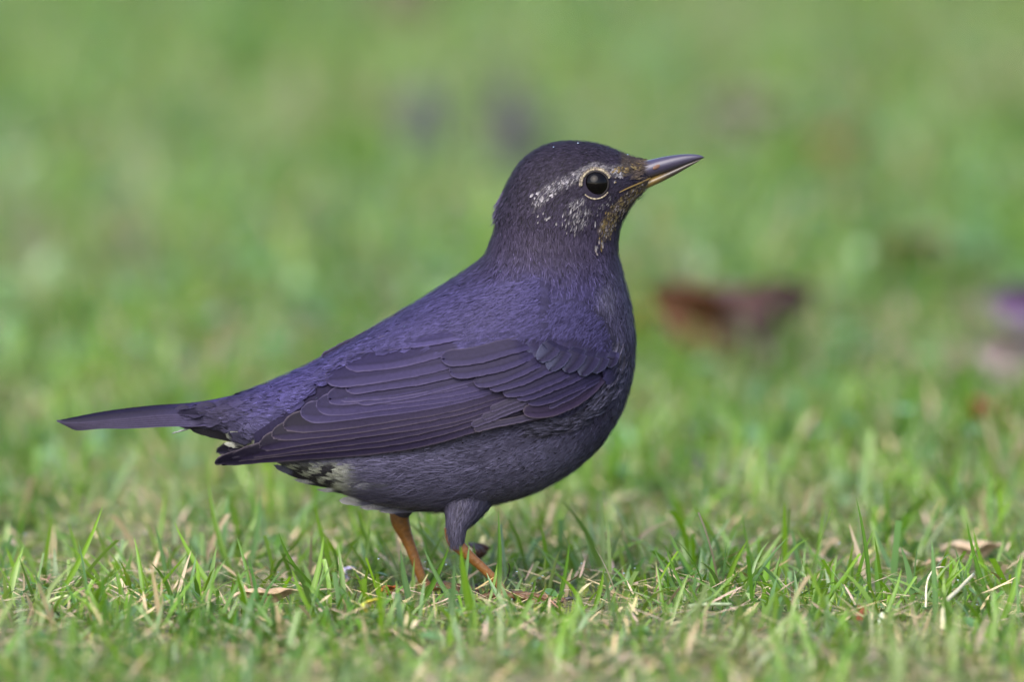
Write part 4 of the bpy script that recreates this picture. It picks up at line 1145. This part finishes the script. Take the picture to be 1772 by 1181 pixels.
# ---- tail
tail_v, tail_q = tube([unproject(440, 716, 0), unproject(385, 716, 0), unproject(330, 717, 0)], [0.0065, 0.0045, 0.002], 14, n=10, flat=1.3)
me = from_py("tail", rooted(tail_v, ROOT), tail_q, np.tile(RUMP * 0.7, (len(tail_v), 1)))
tail = link("tail", me, M_BODY, bird)
def tail_feather(side, i):
    """i = 0 central pair on top .. 5 outermost, tucked below; vanes slope down and out like a steep roof."""
    n_ = 40; s = np.linspace(0, 1, n_)
    top = catmull(np.array([(98 + 5 * i, 729 + 0.8 * i), (180, 713), (260, 703), (340, 697), (420, 682), (490, 668)], float), n_)
    roll = R(46)
    d_ = np.array([0, side * math.cos(roll), -math.sin(roll)])           # down the slope
    nr = np.array([0, side * math.sin(roll), math.cos(roll)])
    step = 0.00082 * i * np.interp(s, [0, 0.25, 0.6, 1], [0.25, 0.8, 1.0, 1.1])
    w = 0.0050 * np.sqrt(np.clip(1 - (1 - np.minimum((s + 0.002) / 0.40, 1)) ** 2, 0, 1)) * np.interp(s, [0, 0.5, 0.8, 1], [1, 1, 1.35, 1.5])
    u = np.array([0, .03, .08, .2, .33, .40, .44, .55, .7, .85, .93, .97, 1.0])
    base = unproject(top[:, 0], top[:, 1], side * 0.00005 + 0 * s)
    P = (base[:, None] + (step[:, None] + u[None] * w[:, None] - 0.0002)[..., None] * d_
         + (-0.00030 * i + 0.00035 * np.sin(np.pi * u) + 0.00012 * np.exp(-((u - .42) / 0.03) ** 2))[None, :, None] * nr)
    e_ = np.minimum((1 - u)[None] * w[:, None], s[:, None] * 0.06) / S
    fr_ = np.exp(-(e_ / 1.6) ** 2)[..., None] * 0.75
    shade = np.interp(u, [0, 0.40, 0.44, 0.8, 1], [0.7, 0.95, 0.8, 1.2, 1.7])[None, :, None]
    C = np.array([0.0090, 0.0074, 0.0200]) * shade * np.interp(s, [0, 0.4, 1], [0.75, 1.0, 1.5])[:, None, None]
    tb = sstep(0.40, 0.88, s)[:, None, None]
    C = C * (1 - tb) + tb * RUMP * 0.8
    C = C * (1 - fr_) + fr_ * np.array([0.040, 0.033, 0.062])
    UV = np.stack(np.broadcast_arrays((u - .42)[None] * w[:, None] * 1000, s[:, None] * 78 + i * 7.0), -1)
    q = grid_quads(n_, len(u))
    me = make_mesh("tail_feather", rooted(P, ROOT), q, C, UV)
    link("tail_feather", me, M_FLIGHT, tail)
for i in range(6):
    for side in (-1, 1): tail_feather(side, i)

# undertail coverts: white tips with dark bases, under the tail and below the wing tips
def covert(tip, base, w, y, col, tipc, roll=0.5):
    n_ = 16; s = np.linspace(0, 1, n_); u = np.linspace(-.5, .5, 9)
    tip = np.array(tip, float); base = np.array(base, float)
    d_ = (base - tip) / np.linalg.norm(base - tip); pr = np.array([-d_[1], d_[0]])
    ww = w * np.sqrt(np.clip(1 - (1 - np.minimum(s / 0.45, 1)) ** 2, 0, 1)) * np.interp(s, [0, 0.6, 1], [1, 1, 0.5])
    G = tip[None, None] + (base - tip)[None, None] * s[:, None, None] + pr[None, None] * (u[None] * ww[:, None])[..., None]
    G = G + rng.normal(0, 0.5, G.shape) * (s[:, None, None] < 0.35)
    yb, dm = flank_y(G[..., 0], G[..., 1])
    f = 1 - sstep(3, 22, dm)
    Y = (yb - 0.0007) * f + y * (1 - f) - 0.0009 * (1 - s)[:, None] - 0.0004 * np.cos(np.pi * u)[None] + 0.0012 * sstep(0.6, 1, s)[:, None]
    P = unproject(G[..., 0], G[..., 1], Y)
    k = sstep(0.30, 0.45, s[:, None] + 0.18 * np.abs(u)[None] + rng.normal(0, 0.03, (n_, 9)))[..., None]
    C = (np.array(tipc) * (1 - k) + np.array(col) * k)
    UV = np.stack(np.broadcast_arrays(u[None] * ww[:, None] * S * 1000, s[:, None] * 12), -1)
    me = make_mesh("undertail_covert", rooted(P, ROOT), grid_quads(n_, 9), C, UV)
    link("undertail_covert", me, M_CONTOUR, tail)
WH = (0.26, 0.27, 0.24); BK = (0.012, 0.011, 0.016)
for a in (((328, 742), (440, 766), 16, -0.002, BK, BK), ((390, 752), (450, 768), 20, -0.008, WH, WH), ((388, 768), (450, 776), 12, -0.004, BK, WH),
          ((406, 764), (470, 772), 18, -0.010, WH, WH), ((298, 751), (345, 737), 3, -0.004, (0.12, 0.12, 0.13), (0.22, 0.21, 0.23)),
          ((474, 806), (560, 838), 14, -0.004, BK, (0.06, 0.06, 0.10)), ((508, 830), (590, 846), 8, -0.008, BK, (0.13, 0.135, 0.13)), ((548, 848), (640, 852), 9, -0.012, (0.03, 0.03, 0.04), (0.14, 0.145, 0.14)),
          ((586, 867), (690, 866), 20, -0.012, (0.05, 0.05, 0.07), (0.15, 0.155, 0.15)), ((622, 879), (720, 876), 12, -0.012, (0.05, 0.05, 0.07), (0.13, 0.13, 0.135)), ((655, 886), (740, 882), 9, -0.012, (0.05, 0.05, 0.07), (0.11, 0.11, 0.12)),
          ((610, 846), (700, 850), 24, -0.019, (0.05, 0.05, 0.07), (0.13, 0.13, 0.16))):
    covert(*a)

# ---- bill
def loft(st, nv=20, n=36, yc=0.0, bulge=2.0):
    st = np.array(st, float); A = catmull(st, n)
    a = unproject(A[:, 0], A[:, 1], yc); b = unproject(A[:, 2], A[:, 3], yc)
    c_ = (a + b) / 2; d_ = (a - b) / 2
    t_ = np.linspace(0, 2 * np.pi, nv, endpoint=False); e_ = 2 / bulge
    cc_ = np.sign(np.cos(t_)) * abs(np.cos(t_)) ** e_; ss_ = np.sign(np.sin(t_)) * abs(np.sin(t_)) ** e_
    P = c_[:, None] + cc_[None, :, None] * d_[:, None]
    P[..., 1] -= (A[:, 4] * S)[:, None] * ss_[None]
    return P, A
def loft_obj(name, st, parent, mat, colfun, **kw):
    P, A = loft(st, **kw); n_, nv = P.shape[:2]
    V = P.reshape(-1, 3); Q = grid_quads(n_, nv, True)
    px, py = project(V)
    j = np.arange(nv); k = len(V)
    V = np.concatenate([V, P[0].mean(0)[None], P[-1].mean(0)[None]])
    Q = np.concatenate([Q, np.stack([np.full(nv, k), (j + 1) % nv, j, j], -1), np.stack([np.full(nv, k + 1), (n_ - 1) * nv + j, (n_ - 1) * nv + (j + 1) % nv, (n_ - 1) * nv + (j + 1) % nv], -1)])
    px = np.append(px, [A[0, 0], A[-1, 0]]); py = np.append(py, [A[0, 1], A[-1, 1]])
    me = from_py(name, rooted(V, ROOT), Q, colfun(px, py))
    return link(name, me, mat, parent)
def up_col(px, py):
    c = np.tile(np.array([0.030, 0.025, 0.050]), (len(px), 1))
    k = sstep(1130, 1095, px)[:, None]
    c = c * (1 - k) + k * np.array([0.05, 0.04, 0.06])
    tom = np.interp(px, [1090, 1130, 1165, 1218], [322, 306, 292, 273])
    k = sstep(-4.5, 0.5, py - tom)[:, None]
    return c * (1 - k) + k * np.array([0.016, 0.013, 0.016])
def lo_col(px, py):
    k = sstep(1122, 1164, px)[:, None]
    c = np.array([0.12, 0.078, 0.022]) * (1 - k) + k * np.array([0.030, 0.024, 0.022])
    return c
beak = loft_obj("upper_bill", [(1090, 284, 1096, 318, 24), (1122, 277, 1128, 307, 19), (1150, 271, 1158, 296, 14), (1180, 267, 1186, 285.5, 9), (1202, 267, 1206, 278, 5), (1213, 269, 1215, 274.5, 2.4), (1218.5, 272, 1218.8, 273.5, 0.6)], bird, M_HORN, up_col)
beak.name = "bill"
loft_obj("lower_bill", [(1086, 321, 1092, 342, 22), (1116, 310, 1121, 326, 17.5), (1140, 301, 1145, 315, 13), (1165, 291.5, 1170, 302, 9), (1190, 282, 1194, 288, 5), (1208, 276.5, 1209.5, 279, 2), (1214, 274, 1214.5, 275, 0.6)], beak, M_HORN, lo_col)
def head_y(px, py, lift=0.0):
    yb, dm = body_y(px, py); return yb - lift
gp = np.array([(1072, 333), (1084, 327), (1098, 321), (1112, 315), (1126, 308)], float)
gy_ = np.minimum(head_y(gp[:, 0], gp[:, 1], 0.0007), np.interp(gp[:, 0], [1072, 1098, 1126], [-0.0075, -0.0053, -0.0039]))
V, Q = tube(unproject(gp[:, 0], gp[:, 1], gy_), [0.00012, 0.00025, 0.00028, 0.0003, 0.0002], 8, n=16)
link("gape", from_py("gape", rooted(V, ROOT), Q, np.tile(np.array([0.11, 0.07, 0.015]), (len(V), 1))), M_HORN, beak)
def ellipsoid(c, ex_, ey_, ez_, nu=16, nv=24):
    a = np.linspace(0.02, np.pi - 0.02, nu)[:, None]; b = np.linspace(0, 2 * np.pi, nv, endpoint=False)[None]
    P = np.array(c) + (np.cos(a) + 0 * b)[..., None] * ex_ + (np.sin(a) * np.cos(b))[..., None] * ey_ + (np.sin(a) * np.sin(b))[..., None] * ez_
    return P.reshape(-1, 3), grid_quads(nu, nv, True)
nc = unproject(1136, 289, -0.0034)
tl = norm(np.array([0.86, 0.30, 0.42]))
V, Q = ellipsoid(nc, tl * 0.0015, np.array([0, -1, 0.2]) * 0.0004, norm(np.array([-0.4, 0, 0.9])) * 0.0007)
link("nostril", make_mesh("nostril", rooted(V, ROOT), Q, np.tile(np.array([0.11, 0.06, 0.045]), (len(V), 1))), M_SKIN, beak)

# ---- eye
ey, _ = body_y(np.array([EYE[0]]), np.array([EYE[1]])); eyY = float(ey[0])
RE = 0.0048
ec = unproject(EYE[0], EYE[1], eyY + 0.0026)
for sgn in (1, -1):
    c_ = ec.copy()
    if sgn < 0: c_[1] *= -1
    V, Q = ellipsoid(np.zeros(3), np.array([0, -RE, 0]), np.array([RE, 0, 0]), np.array([0, 0, RE]), 32, 48)
    e = link("eye", make_mesh("eye", V, Q), M_EYE, bird); e.location = c_ - ROOT
    e["label"] = "round black glossy eye"
    # eyelid rim and pale eye-ring of tiny feathers
    an = np.linspace(0, 2 * np.pi, 60, endpoint=False)
    yy = -math.sqrt(RE ** 2 - 0.0041 ** 2)
    rim = np.stack([0.0043 * np.cos(an), np.full(60, yy + 0.0001), 0.0043 * np.sin(an)], -1) * np.array([1, sgn, 1])
    rim = np.concatenate([rim, rim[:1]])
    V, Q = tube(rim, np.full(61, 0.00038), 8, close=False)
    link("eyelid", make_mesh("eyelid", V, Q, np.tile(np.array([0.012, 0.010, 0.012]), (len(V), 1))), M_SKIN, e)
    VV, QQ, CC = [], [], []; off = 0
    for a in np.concatenate([np.linspace(R(24), R(186), 44), np.linspace(R(226), R(322), 26)]):
        up_ = a <= R(200)
        for ring, r_ in enumerate((0.0050, 0.0055) if up_ else (0.0051,)):
            aa = a + 0.03 * ring + rng.normal(0, 0.015)
            d_ = np.array([math.cos(aa), 0, math.sin(aa)])
            p = d_ * r_ + np.array([0, yy + 0.0004 + 0.0007 * ring + (0.001 * math.cos(aa) if math.cos(aa) > 0 else 0), 0])
            sz = rng.uniform(0.8, 1.2)
            qx, qy = project(ec + p)
            p[1] = min(p[1], float(flank_y(qx, qy)[0]) - 0.0006 - ec[1])
            tn = np.array([-d_[2], 0, d_[0]])
            v, q = ellipsoid(p, d_ * (0.00042 if up_ else 0.00028) * sz, tn * 0.00026 * sz, np.array([0, 0.00032, 0]), 5, 6)
            c = np.array([0.29, 0.25, 0.18]) if rng.random() < 0.8 else np.array([0.22, 0.18, 0.15])
            if ring: c = c * np.array([0.75, 0.75, 0.85]) * rng.uniform(0.35, 1.0)
            VV.append(v * np.array([1, sgn, 1])); QQ.append(q + off); CC.append(np.tile(c * rng.uniform(0.55, 1.15), (len(v), 1))); off += len(v)
    link("eye_ring", make_mesh("eye_ring", np.concatenate(VV), np.concatenate(QQ), np.concatenate(CC)), M_WISP, e)

# ---- legs and feet
def leg(Y, pts, foot, label):
    P = np.array([unproject(p[0], p[1], Y) for p in pts]); r = np.array([p[2] for p in pts]) * S
    fz = 0.0016
    fp = np.array([(foot - 886) * S, Y, fz])
    P = np.concatenate([P, fp[None]]); r = np.append(r, 0.0017)
    V, Q = tube(P, r, 16, n=40, flat=0.72)
    h_ = np.linspace(0, 1, len(V))[:, None]
    scute = 0.93 + 0.07 * np.sign(np.sin(h_ * 110))
    mud = noise2(V[:, 0] * 300 + 50, V[:, 2] * 200 + 50, 77, 3)[:, None] * (1.0 if Y > 0 else 0.6)
    C = np.array([0.15, 0.060, 0.010]) * scute * (0.55 + 0.8 * mud)
    lg = link("leg", from_py("leg", rooted(V, ROOT), Q, C), M_LEG, bird); lg["label"] = label
    for ang, ln in ((-0.55, 0.017), (0.0, 0.021), (0.5, 0.017), (math.pi, 0.013)):
        d_ = np.array([math.cos(ang), math.sin(ang), 0])
        tp = [fp, fp + d_ * ln * 0.35 + np.array([0, 0, 0.0008]), fp + d_ * ln * 0.7 + np.array([0, 0, -0.0006]), fp + d_ * ln + np.array([0, 0, -0.001])]
        V, Q = tube(tp, [0.0016, 0.0012, 0.0011, 0.0009], 10, n=16)
        C = np.array([0.085, 0.038, 0.014]) * rng.uniform(0.7, 1.15, (len(V), 1))
        link("toe", from_py("toe", rooted(V, ROOT), Q, C), M_LEG, lg)
        a = np.array(tp[-1])
        V, Q = tube([a - d_ * 0.0005, a + d_ * 0.002 + np.array([0, 0, 0.0006]), a + d_ * 0.0042 + np.array([0, 0, -0.001])], [0.0009, 0.0006, 0.0001], 8, n=10)
        link("claw", from_py("claw", rooted(V, ROOT), Q, np.tile(np.array([0.02, 0.015, 0.014]), (len(V), 1))), M_HORN, lg)
leg(-0.014, [(781, 912, 13), (787, 936, 14), (800, 952, 11), (820, 970, 8.5), (842, 990, 8), (862, 1012, 7.5)], 874, "leg with feathered thigh nearer the breast")
leg(0.014, [(690, 880, 17), (693, 904, 16), (704, 932, 11), (717, 965, 9), (728, 996, 8.5), (736, 1012, 9)], 742, "bare orange leg toward the tail")

# ---- dew drops on the grass and a few on the bird's back
def drops(name, label, pts, rad):
    n = len(pts); a = np.linspace(0.05, np.pi - 0.05, 6)[:, None]; b = np.linspace(0, 2 * np.pi, 8, endpoint=False)[None]
    d = np.stack(np.broadcast_arrays(np.sin(a) * np.cos(b), np.sin(a) * np.sin(b), np.cos(a)), -1).reshape(-1, 3)
    V = pts[:, None] + d[None] * rad[:, None, None]
    Q = (grid_quads(6, 8, True)[None] + (np.arange(n) * 48)[:, None, None]).reshape(-1, 4)
    m, nt, N_, L_, P_ = new_mat(name)
    P_.inputs["Base Color"].default_value = (1, 1, 1, 1); P_.inputs["Roughness"].default_value = 0.02
    P_.inputs["Transmission Weight"].default_value = 1.0; P_.inputs["IOR"].default_value = 1.33
    link(name, make_mesh(name, V, Q), m, kind="stuff", label=label, category="dew")
n = 320
x = rng.uniform(-0.2, 0.2, n); y = rng.uniform(-0.35, 0.25, n)
drops("dew_drops", "tiny clear dew drops caught in the grass", np.stack([x, y, ground_z(x, y) + rng.uniform(0.003, 0.016, n)], -1), rng.uniform(0.00015, 0.0004, n))
fx = np.array([700, 724, 780, 840, 905, 940, 1000, 958, 866, 1086, 600, 548, 815, 770]); fy = np.array([566, 610, 560, 520, 640, 560, 248, 255, 470, 268, 690, 690, 640, 630])
drops("rain_droplets", "tiny bright water droplets on the bird's plumage", unproject(fx, fy, flank_y(fx, fy)[0] - 0.0026), np.full(len(fx), 0.00028))
